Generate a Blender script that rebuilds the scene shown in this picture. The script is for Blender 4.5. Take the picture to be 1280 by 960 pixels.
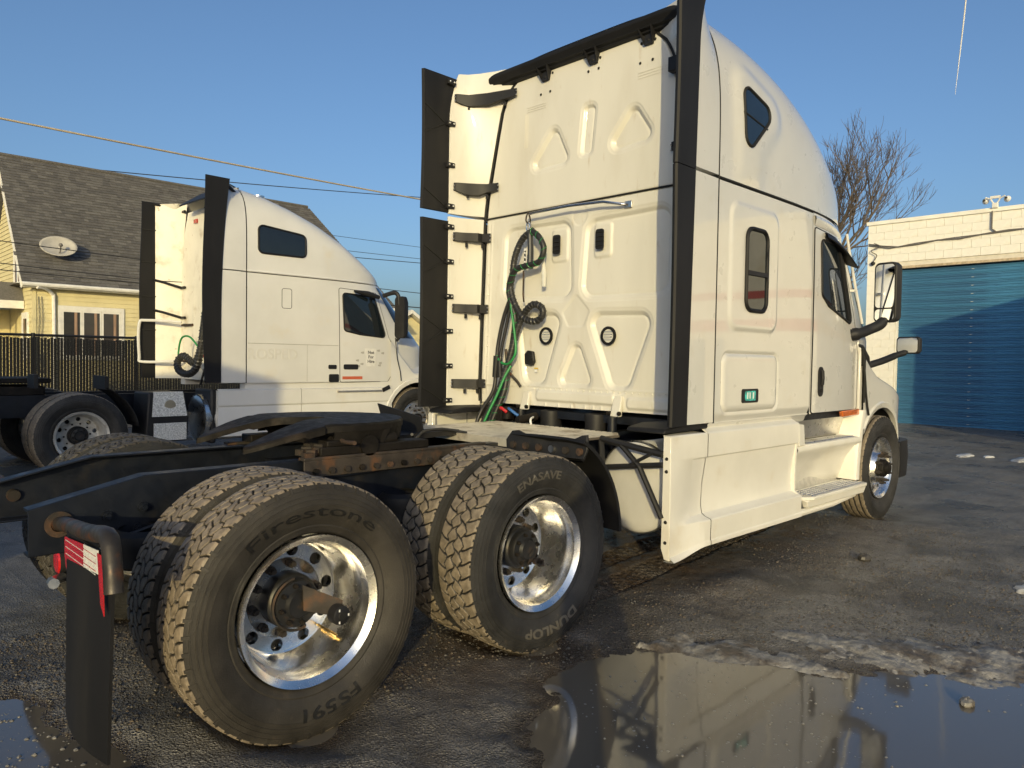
import bpy, bmesh, math, random
import numpy as np
from mathutils import Vector, Matrix
random.seed(7)
RNG = np.random.default_rng(7)
for o in list(bpy.data.objects): bpy.data.objects.remove(o)
SC = bpy.context.scene
COL = SC.collection
PI = math.pi
# ------------------------------------------------------------------ camera
CAM_P = Vector((-1.462, -3.795, 1.502))
YAW, PIT, ROL, FPX = 0.7948, -0.0316, 0.0150, 921.7
_f = Vector((math.cos(YAW)*math.cos(PIT), math.sin(YAW)*math.cos(PIT), math.sin(PIT)))
_r = _f.cross(Vector((0, 0, 1))).normalized(); _u = _r.cross(_f)
_r2 = _r*math.cos(ROL)+_u*math.sin(ROL); _u2 = -_r*math.sin(ROL)+_u*math.cos(ROL)
cam = bpy.data.cameras.new('camera'); camo = bpy.data.objects.new('camera', cam); COL.objects.link(camo)
m = Matrix((_r2, _u2, -_f)).transposed().to_4x4(); m.translation = CAM_P
camo.matrix_world = m
cam.sensor_width = 36.0; cam.sensor_fit = 'HORIZONTAL'; cam.lens = 36.0*FPX/1280.0
cam.clip_start = 0.02; cam.clip_end = 20000
SC.camera = camo
# ------------------------------------------------------------------ light
SUN_AZ, SUN_EL = math.radians(42.5), math.radians(11.0)      # direction the light travels towards (azimuth from +X)
ld = Vector((math.cos(SUN_AZ)*math.cos(SUN_EL), math.sin(SUN_AZ)*math.cos(SUN_EL), -math.sin(SUN_EL)))
W = bpy.data.worlds.new('World'); SC.world = W; W.use_nodes = True
nt = W.node_tree; nt.nodes.clear()
sky = nt.nodes.new('ShaderNodeTexSky'); sky.sky_type = 'NISHITA'; sky.sun_disc = False
sky.sun_elevation = SUN_EL
# sky sun_rotation is measured clockwise from +Y
sd = -ld; sky.sun_rotation = math.atan2(sd.x, sd.y)
sky.air_density = 0.9; sky.dust_density = 3.8; sky.ozone_density = 3.3; sky.altitude = 100
bg = nt.nodes.new('ShaderNodeBackground'); bg.inputs[1].default_value = 0.15
wo = nt.nodes.new('ShaderNodeOutputWorld')
nt.links.new(sky.outputs[0], bg.inputs[0]); nt.links.new(bg.outputs[0], wo.inputs[0])
sl = bpy.data.lights.new('sun', 'SUN'); sl.energy = 2.4; sl.angle = math.radians(0.53); sl.color = (1.0, 0.81, 0.39)
slo = bpy.data.objects.new('sun', sl); COL.objects.link(slo)
slo.rotation_euler = (-ld).to_track_quat('Z', 'Y').to_euler(); slo.location = (-20, -20, 12)
SC.view_settings.view_transform = 'Standard'; SC.view_settings.look = 'None'
SC.view_settings.exposure = 0.3; SC.view_settings.gamma = 1.0
SC.render.engine = 'CYCLES'
# ------------------------------------------------------------------ helpers
class MB:
    def __init__(s): s.v = []; s.f = []; s.mi = []; s.attr = None
    def add(s, v, f, mi=0):
        n = len(s.v); s.v.extend([tuple(p) for p in v]); s.f.extend([tuple(i+n for i in q) for q in f]); s.mi.extend([mi]*len(f)); return s
    def box(s, x0, x1, y0, y1, z0, z1, mi=0):
        v = [(x, y, z) for x in (x0, x1) for y in (y0, y1) for z in (z0, z1)]
        return s.add(v, [(0,1,3,2),(4,6,7,5),(0,4,5,1),(2,3,7,6),(0,2,6,4),(1,5,7,3)], mi)
    def obox(s, c, size, R, mi=0):
        c = Vector(c); v = []
        for sx in (-.5,.5):
            for sy in (-.5,.5):
                for sz in (-.5,.5): v.append(c + R @ Vector((sx*size[0], sy*size[1], sz*size[2])))
        return s.add(v, [(0,1,3,2),(4,6,7,5),(0,4,5,1),(2,3,7,6),(0,2,6,4),(1,5,7,3)], mi)
    def cyl(s, p0, p1, r0, r1=None, n=16, caps=True, mi=0):
        r1 = r0 if r1 is None else r1
        p0 = Vector(p0); p1 = Vector(p1); a = (p1-p0).normalized()
        t = Vector((0,0,1)) if abs(a.z) < .9 else Vector((1,0,0))
        e1 = a.cross(t).normalized(); e2 = a.cross(e1)
        v = []
        for p, r in ((p0, r0), (p1, r1)):
            for k in range(n):
                q = 2*PI*k/n; v.append(p + e1*(r*math.cos(q)) + e2*(r*math.sin(q)))
        f = [(k, (k+1) % n, n+(k+1) % n, n+k) for k in range(n)]
        if caps: f += [tuple(range(n))[::-1], tuple(range(n, 2*n))]
        return s.add(v, f, mi)
    def tube(s, pts, r, n=8, closed=False, mi=0, caps=True):
        P = [Vector(p) for p in pts]; m_ = len(P); v = []; f = []
        rr = r if hasattr(r, '__len__') else [r]*m_
        prev = None
        for i in range(m_):
            if closed: t = (P[(i+1) % m_]-P[i-1])
            else: t = P[min(i+1, m_-1)]-P[max(i-1, 0)]
            t = t.normalized() if t.length > 1e-9 else Vector((0,0,1))
            if prev is None:
                a = Vector((0,0,1)) if abs(t.z) < .9 else Vector((1,0,0)); e1 = t.cross(a).normalized()
            else:
                e1 = prev - t*prev.dot(t); e1 = e1.normalized() if e1.length > 1e-6 else t.cross(Vector((1,0,0))).normalized()
            prev = e1; e2 = t.cross(e1)
            for k in range(n):
                q = 2*PI*k/n; v.append(P[i] + e1*(rr[i]*math.cos(q)) + e2*(rr[i]*math.sin(q)))
        for i in range(m_ if closed else m_-1):
            j = (i+1) % m_
            for k in range(n): f.append((i*n+k, i*n+(k+1) % n, j*n+(k+1) % n, j*n+k))
        if not closed and caps: f += [tuple(range(n))[::-1], tuple((m_-1)*n+k for k in range(n))]
        return s.add(v, f, mi)
    def lathe(s, prof, o=(0,0,0), axis='Y', n=48, mi=0, a0=0, a1=2*PI):
        """prof: list of (radius, offset along axis)"""
        o = Vector(o); v = []; f = []; full = abs(a1-a0-2*PI) < 1e-6; m_ = n if full else n+1
        for k in range(m_):
            q = a0+(a1-a0)*k/n; c, d = math.cos(q), math.sin(q)
            for r, h in prof:
                if axis == 'Y': v.append(o+Vector((r*c, h, r*d)))
                elif axis == 'X': v.append(o+Vector((h, r*c, r*d)))
                else: v.append(o+Vector((r*c, r*d, h)))
        L = len(prof)
        for k in range(n):
            j = (k+1) % m_
            for i in range(L-1): f.append((k*L+i, k*L+i+1, j*L+i+1, j*L+i))
        return s.add(v, f, mi)
    def prism(s, poly, vec, mi=0):
        P = [Vector(p) for p in poly]; vec = Vector(vec); n = len(P)
        v = P + [p+vec for p in P]
        f = [tuple(range(n))[::-1], tuple(range(n, 2*n))] + [(k, (k+1) % n, n+(k+1) % n, n+k) for k in range(n)]
        return s.add(v, f, mi)
    def grid(s, A, mi=0, cu=False, cv=False):
        """A: array [nu][nv] of points"""
        A = np.asarray(A, float); nu, nv = A.shape[:2]
        v = A.reshape(-1, 3).tolist(); f = []
        for i in range(nu if cu else nu-1):
            i2 = (i+1) % nu
            for j in range(nv if cv else nv-1):
                j2 = (j+1) % nv; f.append((i*nv+j, i2*nv+j, i2*nv+j2, i*nv+j2))
        return s.add(v, f, mi)
    def ball(s, c, r, n=8, sc=(1,1,1), mi=0):
        c = Vector(c); A = []
        for i in range(n+1):
            t = PI*i/n; A.append([(c.x+sc[0]*r*math.sin(t)*math.cos(2*PI*k/(2*n)), c.y+sc[1]*r*math.sin(t)*math.sin(2*PI*k/(2*n)), c.z+sc[2]*r*math.cos(t)) for k in range(2*n)])
        return s.grid(A, mi, cv=True)
    def mirror(s, yc=0.0):
        b = MB(); b.v = [(x, 2*yc-y, z) for x, y, z in s.v]; b.f = [tuple(reversed(q)) for q in s.f]; b.mi = list(s.mi); return b
    def shift(s, d):
        b = MB(); b.v = [(x+d[0], y+d[1], z+d[2]) for x, y, z in s.v]; b.f = list(s.f); b.mi = list(s.mi); return b

MATS = {}
def mesh_of(mb, name, mats, smooth=35, recalc=True):
    me = bpy.data.meshes.new(name); me.from_pydata(mb.v, [], mb.f)
    for m_ in (mats if isinstance(mats, (list, tuple)) else [mats]): me.materials.append(m_)
    if any(mb.mi): me.polygons.foreach_set('material_index', mb.mi)
    if recalc and len(mb.f) < 60000:
        b = bmesh.new(); b.from_mesh(me); bmesh.ops.recalc_face_normals(b, faces=b.faces); b.to_mesh(me); b.free()
    if smooth:
        me.polygons.foreach_set('use_smooth', [True]*len(me.polygons))
        if smooth < 180: me.set_sharp_from_angle(angle=math.radians(smooth))
    me.update(); return me
def link(name, me, parent=None):
    o = bpy.data.objects.new(name, me); COL.objects.link(o)
    if parent is not None: o.parent = parent
    return o
def ob(name, mb, mat, parent=None, smooth=35, bevel=0, seg=2, **tags):
    me = mesh_of(mb, name, mat, smooth); o = link(name, me, parent)
    if bevel:
        b = o.modifiers.new('bevel', 'BEVEL'); b.width = bevel; b.segments = seg; b.limit_method = 'ANGLE'; b.angle_limit = math.radians(40)
    tag(o, **tags); return o
def tag(o, label=None, cat=None, group=None, kind=None):
    if label: o['label'] = label
    if cat: o['category'] = cat
    if group: o['group'] = group
    if kind: o['kind'] = kind
    return o
def empty(name, loc=(0,0,0), parent=None, **tags):
    o = bpy.data.objects.new(name, None); COL.objects.link(o); o.location = loc; o.empty_display_size = .2
    if parent is not None: o.parent = parent
    tag(o, **tags); return o
def cp(o, parent, M=None):
    c = o.copy(); COL.objects.link(c); c.parent = parent
    if M is not None: c.matrix_local = M @ o.matrix_local
    return c
# ------------------------------------------------------------------ materials
def pm(name, col, rough=.5, metal=0., var=.08, scale=6., bump=0., bscale=40., coat=0., spec=.5, col2=None, thr=(.45,.6), s2=3., det=6., rvar=0., stretch=None, ior=None, col3=None, thr3=(.6,.7), s3=12., crough=.05):
    m_ = bpy.data.materials.new(name); m_.use_nodes = True; n = m_.node_tree.nodes; l = m_.node_tree.links
    b = n['Principled BSDF']; tc = n.new('ShaderNodeTexCoord'); src = tc.outputs['Object']
    if stretch:
        mp = n.new('ShaderNodeMapping'); mp.inputs['Scale'].default_value = stretch; l.new(src, mp.inputs[0]); src = mp.outputs[0]
    def noise(sc, d=det, ro=.55):
        t = n.new('ShaderNodeTexNoise'); t.inputs['Scale'].default_value = sc; t.inputs['Detail'].default_value = d; t.inputs['Roughness'].default_value = ro; l.new(src, t.inputs['Vector']); return t.outputs['Fac']
    def mix(f, a, c):
        x = n.new('ShaderNodeMix'); x.data_type = 'RGBA'; l.new(f, x.inputs[0])
        for i, q in ((6, a), (7, c)):
            if isinstance(q, tuple): x.inputs[i].default_value = (*q, 1)
            else: l.new(q, x.inputs[i])
        return x.outputs[2]
    def ramp(f, lo, hi):
        r = n.new('ShaderNodeMapRange'); r.inputs[1].default_value = lo; r.inputs[2].default_value = hi; r.interpolation_type = 'SMOOTHSTEP'; l.new(f, r.inputs[0]); return r.outputs[0]
    c0 = tuple(max(0, c*(1-var)) for c in col); c1 = tuple(min(1, c*(1+var)) for c in col)
    out = mix(ramp(noise(scale), .3, .7), c0, c1)
    if col2: out = mix(ramp(noise(s2), *thr), out, col2)
    if col3: out = mix(ramp(noise(s3), *thr3), out, col3)
    l.new(out, b.inputs['Base Color'])
    b.inputs['Metallic'].default_value = metal; b.inputs['Roughness'].default_value = rough
    b.inputs['Specular IOR Level'].default_value = spec
    if ior: b.inputs['IOR'].default_value = ior
    if rvar:
        r = n.new('ShaderNodeMapRange'); r.inputs[1].default_value = .3; r.inputs[2].default_value = .7; r.inputs[3].default_value = max(0, rough-rvar); r.inputs[4].default_value = min(1, rough+rvar)
        l.new(noise(scale*2.3), r.inputs[0]); l.new(r.outputs[0], b.inputs['Roughness'])
    if coat: b.inputs['Coat Weight'].default_value = coat; b.inputs['Coat Roughness'].default_value = crough
    if bump:
        bp = n.new('ShaderNodeBump'); bp.inputs['Strength'].default_value = 1.0; bp.inputs['Distance'].default_value = bump
        l.new(noise(bscale, 0. if bscale < 5 else 4.), bp.inputs['Height']); l.new(bp.outputs[0], b.inputs['Normal'])
    MATS[name] = m_; return m_
paint = pm('white_truck_paint', (.60,.59,.555), .30, var=.03, scale=2.5, coat=1.0, col2=(.56,.535,.47), thr=(.55,.85), s2=4, rvar=.04, bump=.0012, bscale=1.7, crough=.03)
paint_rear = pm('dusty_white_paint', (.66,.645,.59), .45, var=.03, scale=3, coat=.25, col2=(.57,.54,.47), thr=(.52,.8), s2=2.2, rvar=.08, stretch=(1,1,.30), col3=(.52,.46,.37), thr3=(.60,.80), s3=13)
paint2 = pm('aged_white_paint', (.67,.665,.645), .42, var=.04, scale=2, coat=.35, col2=(.66,.62,.54), thr=(.55,.8), s2=2.5, rvar=.08, bump=.0006, bscale=3)
paint2_dirty = pm('grimy_white_paint', (.76,.73,.64), .5, var=.05, scale=3, col2=(.5,.44,.34), thr=(.52,.75), s2=3.5, col3=(.3,.2,.12), thr3=(.66,.75), s3=9)
skirtp = pm('white_fairing_plastic', (.70,.685,.635), .42, var=.04, scale=3, coat=.2, col2=(.62,.57,.48), thr=(.55,.85), s2=3.5, rvar=.07)
blackp = pm('black_plastic', (.013,.013,.015), .55, var=.2, scale=5, spec=.35, col2=(.024,.023,.022), thr=(.5,.75), s2=6, bump=.0004, bscale=180)
blackr = pm('black_rubber', (.010,.010,.0115), .6, var=.2, scale=4, spec=.3, col2=(.019,.018,.0175), thr=(.5,.8), s2=3, stretch=(1,1,.3))
gasket = pm('seam_gasket', (.008,.008,.008), .7)
framep = pm('blue_black_frame_paint', (.006,.008,.014), .46, spec=.4, var=.3, scale=6, col2=(.02,.018,.017), thr=(.55,.75), s2=5, rvar=.12, bump=.0006, bscale=50)
grease = pm('greasy_cast_steel', (.011,.0095,.0085), .62, spec=.18, var=.3, scale=9, col2=(.030,.023,.018), thr=(.52,.72), s2=6, rvar=.15, bump=.002, bscale=40)
rust = pm('rusty_steel', (.085,.045,.026), .8, var=.4, scale=14, col2=(.024,.019,.016), thr=(.36,.56), s2=9, bump=.0015, bscale=90)
steel = pm('brown_steel_pipe', (.05,.044,.04), .5, metal=.5, var=.25, scale=9, col2=(.13,.055,.025), thr=(.53,.66), s2=8, rvar=.12, bump=.0008, bscale=60)
alloy = pm('polished_aluminium', (.86,.85,.83), .26, metal=1, var=.05, scale=6, rvar=.09, col2=(.6,.56,.5), thr=(.55,.8), s2=7)
alloy2 = pm('brushed_aluminium', (.66,.65,.63), .34, metal=1, var=.08, scale=9, rvar=.1, col2=(.42,.38,.33), thr=(.52,.75), s2=5)
tankm = pm('dull_tank_aluminium', (.72,.72,.71), .42, metal=.25, var=.05, scale=4, rvar=.08)
deckm = pm('deck_aluminium', (.72,.68,.60), .42, metal=.55, var=.12, scale=10, rvar=.12, col2=(.35,.29,.22), thr=(.5,.7), s2=6)
glass = pm('dark_window_glass', (.010,.014,.018), .03, var=.1, spec=.8)
glass_blue = pm('blue_tinted_glass', (.012,.022,.04), .04, var=.1, spec=.6)
mirrorm = pm('mirror_glass', (.85,.87,.88), .02, metal=1, var=.01)
chrome = pm('chrome', (.75,.75,.74), .14, metal=1, var=.04)
green = pm('green_air_hose', (.02,.22,.06), .4, var=.15)
redm = pm('red_reflector', (.45,.012,.012), .25, var=.15, scale=40, coat=.5)
whitet = pm('white_reflector_tape', (.75,.75,.72), .3, var=.1, scale=50, coat=.4)
orange = pm('amber_lens', (.55,.13,.015), .2, var=.3, scale=40, coat=.6)
teal = pm('teal_sticker', (.05,.38,.36), .4, var=.6, scale=30)
yellowst = pm('yellow_sticker', (.6,.42,.05), .5)
whitest = pm('white_sticker', (.78,.78,.76), .5, var=.05)
redst = pm('red_sticker', (.55,.12,.06), .5)
def rubber_mat(name, side, tread, groove):
    m_ = bpy.data.materials.new(name); m_.use_nodes = True; n = m_.node_tree.nodes; l = m_.node_tree.links
    b = n['Principled BSDF']; tc = n.new('ShaderNodeTexCoord')
    at = n.new('ShaderNodeAttribute'); at.attribute_name = 'dust'
    def noise(sc, d=6):
        t = n.new('ShaderNodeTexNoise'); t.inputs['Scale'].default_value = sc; t.inputs['Detail'].default_value = d; t.inputs['Roughness'].default_value = .6; l.new(tc.outputs['Object'], t.inputs['Vector']); return t.outputs['Fac']
    def mr(f, a, b_, c=0., d=1.):
        r = n.new('ShaderNodeMapRange'); r.inputs[1].default_value = a; r.inputs[2].default_value = b_; r.inputs[3].default_value = c; r.inputs[4].default_value = d; l.new(f, r.inputs[0]); return r.outputs[0]
    def mixc(f, a, c):
        x = n.new('ShaderNodeMix'); x.data_type = 'RGBA'; l.new(f, x.inputs[0])
        for i, q in ((6, a), (7, c)):
            if isinstance(q, tuple): x.inputs[i].default_value = (*q, 1)
            else: l.new(q, x.inputs[i])
        return x.outputs[2]
    sw = mixc(mr(noise(5), .4, .75), side, tuple(c*2.1+.006 for c in side))
    sw = mixc(mr(noise(3.2), .48, .66, 0, .75), sw, tuple(c*2.4+.004 for c in side))
    sw = mixc(mr(noise(22), .62, .75, 0, .5), sw, (.075,.058,.042))
    tr = mixc(mr(noise(30), .35, .7), tread, tuple(c*.45 for c in tread))
    tr = mixc(mr(noise(6), .5, .75, 0, .7), tr, tuple(c*.5 for c in tread))
    # dust attribute: 0 groove, 0.5 sidewall, 1 tread block top
    o1 = mixc(mr(at.outputs['Fac'], .0, .5), groove, sw); o2 = mixc(mr(at.outputs['Fac'], .6, .95), o1, tr)
    l.new(o2, b.inputs['Base Color']); b.inputs['Roughness'].default_value = .62
    rr = mr(noise(12), .3, .7, .5, .75); l.new(rr, b.inputs['Roughness'])
    bp = n.new('ShaderNodeBump'); bp.inputs['Distance'].default_value = .0015; l.new(noise(160, 3), bp.inputs['Height']); l.new(bp.outputs[0], b.inputs['Normal'])
    return m_
tyre_brown = rubber_mat('dusty_tyre_rubber', (.019,.0165,.0135), (.27,.22,.165), (.012,.011,.010))
tyre_dark = rubber_mat('dark_tyre_rubber', (.015,.0145,.0145), (.26,.215,.16), (.010,.010,.010))
letterm = pm('raised_lettering', (.006,.0055,.005), .6, var=.2)
letterm2 = pm('raised_lettering_pale', (.085,.078,.068), .5, var=.2)

SIDE_PROF = [(.298,.070),(.303,.088),(.308,.098),(.318,.106),(.330,.110),(.333,.1125),(.337,.1125),(.340,.111),(.365,.127),(.392,.1375),(.420,.141),(.4205,.1425),(.4245,.1425),(.425,.1405),(.440,.139),(.4405,.1408),(.4445,.1405),(.445,.1375),(.458,.1345),(.4585,.1362),(.4625,.1355),(.463,.1325),(.478,.128),(.4785,.1295),(.484,.128),(.4845,.125),(.494,.121)]
def side_y(r):
    return float(np.interp(r, [p[0] for p in SIDE_PROF], [p[1] for p in SIDE_PROF]))
def tyre_mesh(name, mat, kind, R=.515, NA=760, NV=56):
    """tyre centred on the origin, axle along Y. kind: tread pattern"""
    mb = MB(); TW = .118
    A = []; D = []
    ang = np.arange(NA)*2*PI/NA
    v = np.linspace(-1, 1, NV)
    aa, vv = np.meshgrid(ang, v, indexing='ij')
    tri = lambda x: 2*np.abs(2*(x-np.floor(x+.5)))-1
    a = vv*TW
    if kind == 'block':
        N = 52; gro = np.full_like(a, 9.)
        rows = [-.068, -.024, .024, .068]
        for k, r0 in enumerate(rows):
            zz = r0+.0085*tri(aa*N/(2*PI)+.25*k)
            gro = np.minimum(gro, np.abs(a-zz)/(.0036))
        edges = [-.2]+rows+[.2]
        for k in range(5):
            inn = (a > edges[k]) & (a < edges[k+1])
            ph = (aa*N/(2*PI)+.5*k+.25*np.sin(a*40)) % 1.0
            d = np.minimum(ph, 1-ph)*2*PI*R/N
            w = .0032 if k not in (0, 4) else .0034
            gro = np.where(inn, np.minimum(gro, d/w), gro)
    elif kind == 'lug':
        N = 46; gro = np.full_like(a, 9.)
        rows = [-.052, 0, .052]
        for k, r0 in enumerate(rows):
            zz = r0+.013*tri(aa*N/(2*PI)+.5*k)
            gro = np.minimum(gro, np.abs(a-zz)/(.0040))
        edges = [-.2]+rows+[.2]
        for k in range(4):
            inn = (a > edges[k]) & (a < edges[k+1])
            ph = (aa*N/(2*PI)+.5*k+.3*np.sin(a*30+k)) % 1.0
            d = np.minimum(ph, 1-ph)*2*PI*R/N
            gro = np.where(inn, np.minimum(gro, d/.0036), gro)
    else:
        gro = np.full_like(a, 9.)
        for r0 in (-.078, -.026, .026, .078): gro = np.minimum(gro, np.abs(a-r0-.002*tri(aa*40/(2*PI)))/.005)
    s = np.clip((gro-.7)/.7, 0, 1); s = s*s*(3-2*s)
    crown = .006*(vv**2)+.010*np.clip((np.abs(vv)-.93)/.07, 0, 1)**2
    wear = .0012*np.sin(aa*17+vv*9)*np.sin(aa*5)
    rr = R-crown-.013*(1-s)+wear
    X = rr*np.cos(aa); Z = rr*np.sin(aa)
    pts = np.stack([X, a, Z], -1)
    mb.grid(pts, cu=True)
    dust = list((.05+.95*s).ravel())
    # sidewalls with shoulder lugs
    NS = 160
    for sg in (-1, 1):
        n0 = len(mb.v); prof = SIDE_PROF+[(.5005, TW+.0015)]
        A = []
        for k in range(NS):
            q = 2*PI*k/NS; c_, s_ = math.cos(q), math.sin(q); row = []
            for r, h in prof: row.append((r*c_, sg*h, r*s_))
            A.append(row)
        mb.grid(A, cu=True); dust += [.5]*(len(mb.v)-n0)
        # small shoulder notches/ribs
        for k in range(52):
            q = 2*PI*(k+.5)/52; c_, s_ = math.cos(q), math.sin(q); t_ = Vector((-s_, 0, c_)); e = Vector((c_, 0, s_))
            b0 = e*.487; n0 = len(mb.v); w_ = .006
            P4 = [e*.481+Vector((0, sg*.128, 0)), e*.481+Vector((0, sg*.1305, 0)), e*.5055+Vector((0, sg*.1205, 0)), e*.5055+Vector((0, sg*.114, 0))]
            vs = [p-t_*w_ for p in P4]+[p+t_*w_ for p in P4]
            mb.add(vs, [(0,1,2,3),(7,6,5,4),(0,4,5,1),(1,5,6,2),(2,6,7,3)]); dust += [.45]*8
    # bead / inner closing ring
    n0 = len(mb.v)
    mb.lathe([(.298,-.070),(.292,0),(.298,.070)], n=64); dust += [.2]*(len(mb.v)-n0)
    me = mesh_of(mb, name, mat, 50)
    at = me.attributes.new('dust', 'FLOAT', 'POINT'); at.data.foreach_set('value', np.array(dust, dtype=np.float32))
    return me
def text_mesh(txt, size, extrude, bold=.0):
    cu = bpy.data.curves.new('t', 'FONT'); cu.body = txt; cu.size = size; cu.extrude = extrude; cu.offset = bold; cu.align_x = 'CENTER'; cu.align_y = 'BOTTOM_BASELINE'; cu.resolution_u = 3
    o = bpy.data.objects.new('t', cu); COL.objects.link(o)
    dg = bpy.context.evaluated_depsgraph_get(); me = bpy.data.meshes.new_from_object(o.evaluated_get(dg))
    bpy.data.objects.remove(o); bpy.data.curves.remove(cu)
    return me
def arc_text(txt, size, r0, ang, mat, spread=1.0, bold=.0, sx=1.0):
    """raised text on the outer (-Y) sidewall; ang = clock angle of its centre, 0 = top, clockwise seen from -Y"""
    me = text_mesh(txt, size, .5, bold)
    b = bmesh.new(); b.from_mesh(me)
    bmesh.ops.subdivide_edges(b, edges=[e for e in b.edges if e.calc_length() > size*.22], cuts=2)
    for v in b.verts:
        x, y, z = v.co; r = r0+y; q = ang+x*sx*spread/(r0+size*.35)
        d = side_y(r)+(.0030 if z > 0 else -.004)
        v.co = (r*math.sin(q), -d, r*math.cos(q))
    b.to_mesh(me); b.free(); me.materials.clear(); me.materials.append(mat)
    return me
def holed_ring(mb, r0, r1, y, nh, rh, rc, depth, seg=20, phase=0.):
    """flat annulus in plane y with nh round holes of radius rh at rc, hole walls go to y+depth"""
    for k in range(nh):
        q0 = phase+2*PI*(k-.5)/nh; q1 = phase+2*PI*(k+.5)/nh; qc = .5*(q0+q1)
        m_ = seg; per = m_//4
        outer = []
        for i in range(per): outer.append((r0, q0+(q1-q0)*i/per))
        for i in range(per): outer.append((r0+(r1-r0)*i/per, q1))
        for i in range(per): outer.append((r1, q1+(q0-q1)*i/per))
        for i in range(per): outer.append((r1+(r0-r1)*i/per, q0))
        V = [(r*math.cos(q), y, r*math.sin(q)) for r, q in outer]
        cx, cz = rc*math.cos(qc), rc*math.sin(qc)
        C = []
        for (px, _, pz) in V:
            a = math.atan2(pz-cz, px-cx); C.append((cx+rh*math.cos(a), y, cz+rh*math.sin(a)))
        Dd = [(x, y+depth, z) for x, _, z in C]
        n = len(V)
        mb.add(V+C+Dd, [(i, (i+1) % n, n+(i+1) % n, n+i) for i in range(n)]+[(n+i, n+(i+1) % n, 2*n+(i+1) % n, 2*n+i) for i in range(n)])
def nut_mesh(mb, c, r, h, ax=(0,-1,0)):
    c = Vector(c); a = Vector(ax); mb.cyl(c, c+a*h, r, r*.92, n=6); mb.cyl(c+a*h, c+a*(h*1.5), r*.55, n=8)
# --- rim for outer dual (deep dish). local: y=0 is tyre centre plane, outside is -Y
rim_mb = MB()
rim_mb.lathe([(.232,.115),(.240,.10),(.248,.06),(.252,0),(.254,-.045),(.262,-.066),(.270,-.085),(.272,-.098),(.284,-.106),(.293,-.113),(.299,-.118),(.3015,-.112),(.300,-.098)], n=96)
rim_mb.lathe([(.225,.118),(.232,.115)], n=96)
holed_ring(rim_mb, .165, .2255, .118, 10, .0265, .197, .03, phase=PI/10)
rim_mb.lathe([(.165,.118),(.160,.120),(.10,.120)], n=80)
RIM_ME = mesh_of(rim_mb, 'rim', alloy, 40)
hubmat = pm('black_hub', (.012,.012,.013), .45, var=.3, scale=9, col2=(.05,.032,.02), thr=(.56,.7), s2=16)
hubA = MB()     # hub with axle flange
hubA.lathe([(.112,.13),(.112,.055),(.105,.045),(.098,.04),(.098,.012),(.092,.002),(.060,-.004),(.050,-.02),(.0,-.02)], n=40)
HUB_ME = mesh_of(hubA, 'hub', hubmat, 35)
drum = MB(); drum.lathe([(.19,.40),(.19,.17),(.10,.16)], n=40); DRUM_ME = mesh_of(drum, 'drum', grease, 35)
NUT_RUST = mesh_of((lambda b: (nut_mesh(b, (0,0,0), .019, .03), b)[1])(MB()), 'nut', rust, 30)
NUT_DARK = mesh_of((lambda b: (nut_mesh(b, (0,0,0), .011, .014), b)[1])(MB()), 'nut', grease, 30)
TY_BLOCK = tyre_mesh('tyre', tyre_brown, 'block')
TY_LUG = tyre_mesh('tyre', tyre_dark, 'lug')
TY_RIB = tyre_mesh('tyre', tyre_dark, 'rib', NA=200)
INNER_RIM = MB(); INNER_RIM.lathe([(.30,.11),(.27,.09),(.25,0),(.255,-.09),(.30,-.115)], n=48); INNER_RIM_ME = mesh_of(INNER_RIM, 'rim', alloy2, 40)

tyre_black = rubber_mat('wet_dark_tyre_rubber', (.012,.012,.012), (.075,.066,.055), (.008,.008,.008))
def dual_wheels(truck, x, side, tyme, rim_detail=True, texts=(), zc=.505, yo=1.09, spacing=.33, rot=0., rimmat=None, nutm=None, ycen=0.0, label=None, tmat=None):
    """side -1: right (camera side), +1: left. Builds outer and inner wheel."""
    Mz = Matrix.Rotation(PI, 4, 'Z') if side > 0 else Matrix.Identity(4)
    w = empty('wheel', (0,0,0), truck)
    w.matrix_local = Matrix.Translation((x, ycen+side*yo, zc)) @ Mz
    t = link('tyre', tyme, w); t.rotation_euler = (0, rot, 0)
    r = link('rim', RIM_ME, w); r.rotation_euler = (0, rot*1.7, 0)
    if rimmat is not None:
        r.material_slots[0].link = 'OBJECT'; r.material_slots[0].material = rimmat
    h = link('hub', HUB_ME, w)
    if rim_detail:
        link('brake_drum', DRUM_ME, w)
        for k in range(10):
            q = 2*PI*k/10+rot*1.7; n_ = link('lug_nut', nutm or NUT_RUST, w); n_.location = (.1425*math.cos(q), .118, .1425*math.sin(q)); n_.rotation_euler = (0, -q, 0)
        for k in range(8):
            q = 2*PI*k/8+.2; n_ = link('hub_bolt', NUT_DARK, w); n_.location = (.078*math.cos(q), .001, .078*math.sin(q)); n_.rotation_euler = (0, -q, 0)
    for me in texts: link('sidewall_lettering', me, w)
    w2 = empty('wheel', (0,0,0), truck)
    w2.matrix_local = Matrix.Translation((x, ycen+side*(yo-spacing), zc)) @ Mz
    t2_ = link('tyre', tyme, w2); t2_.rotation_euler = (0, rot+.4, 0)
    link('rim', INNER_RIM_ME, w2)
    if tmat is not None:
        for q in (t, t2_): q.material_slots[0].link = 'OBJECT'; q.material_slots[0].material = tmat
    return w, w2
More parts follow.
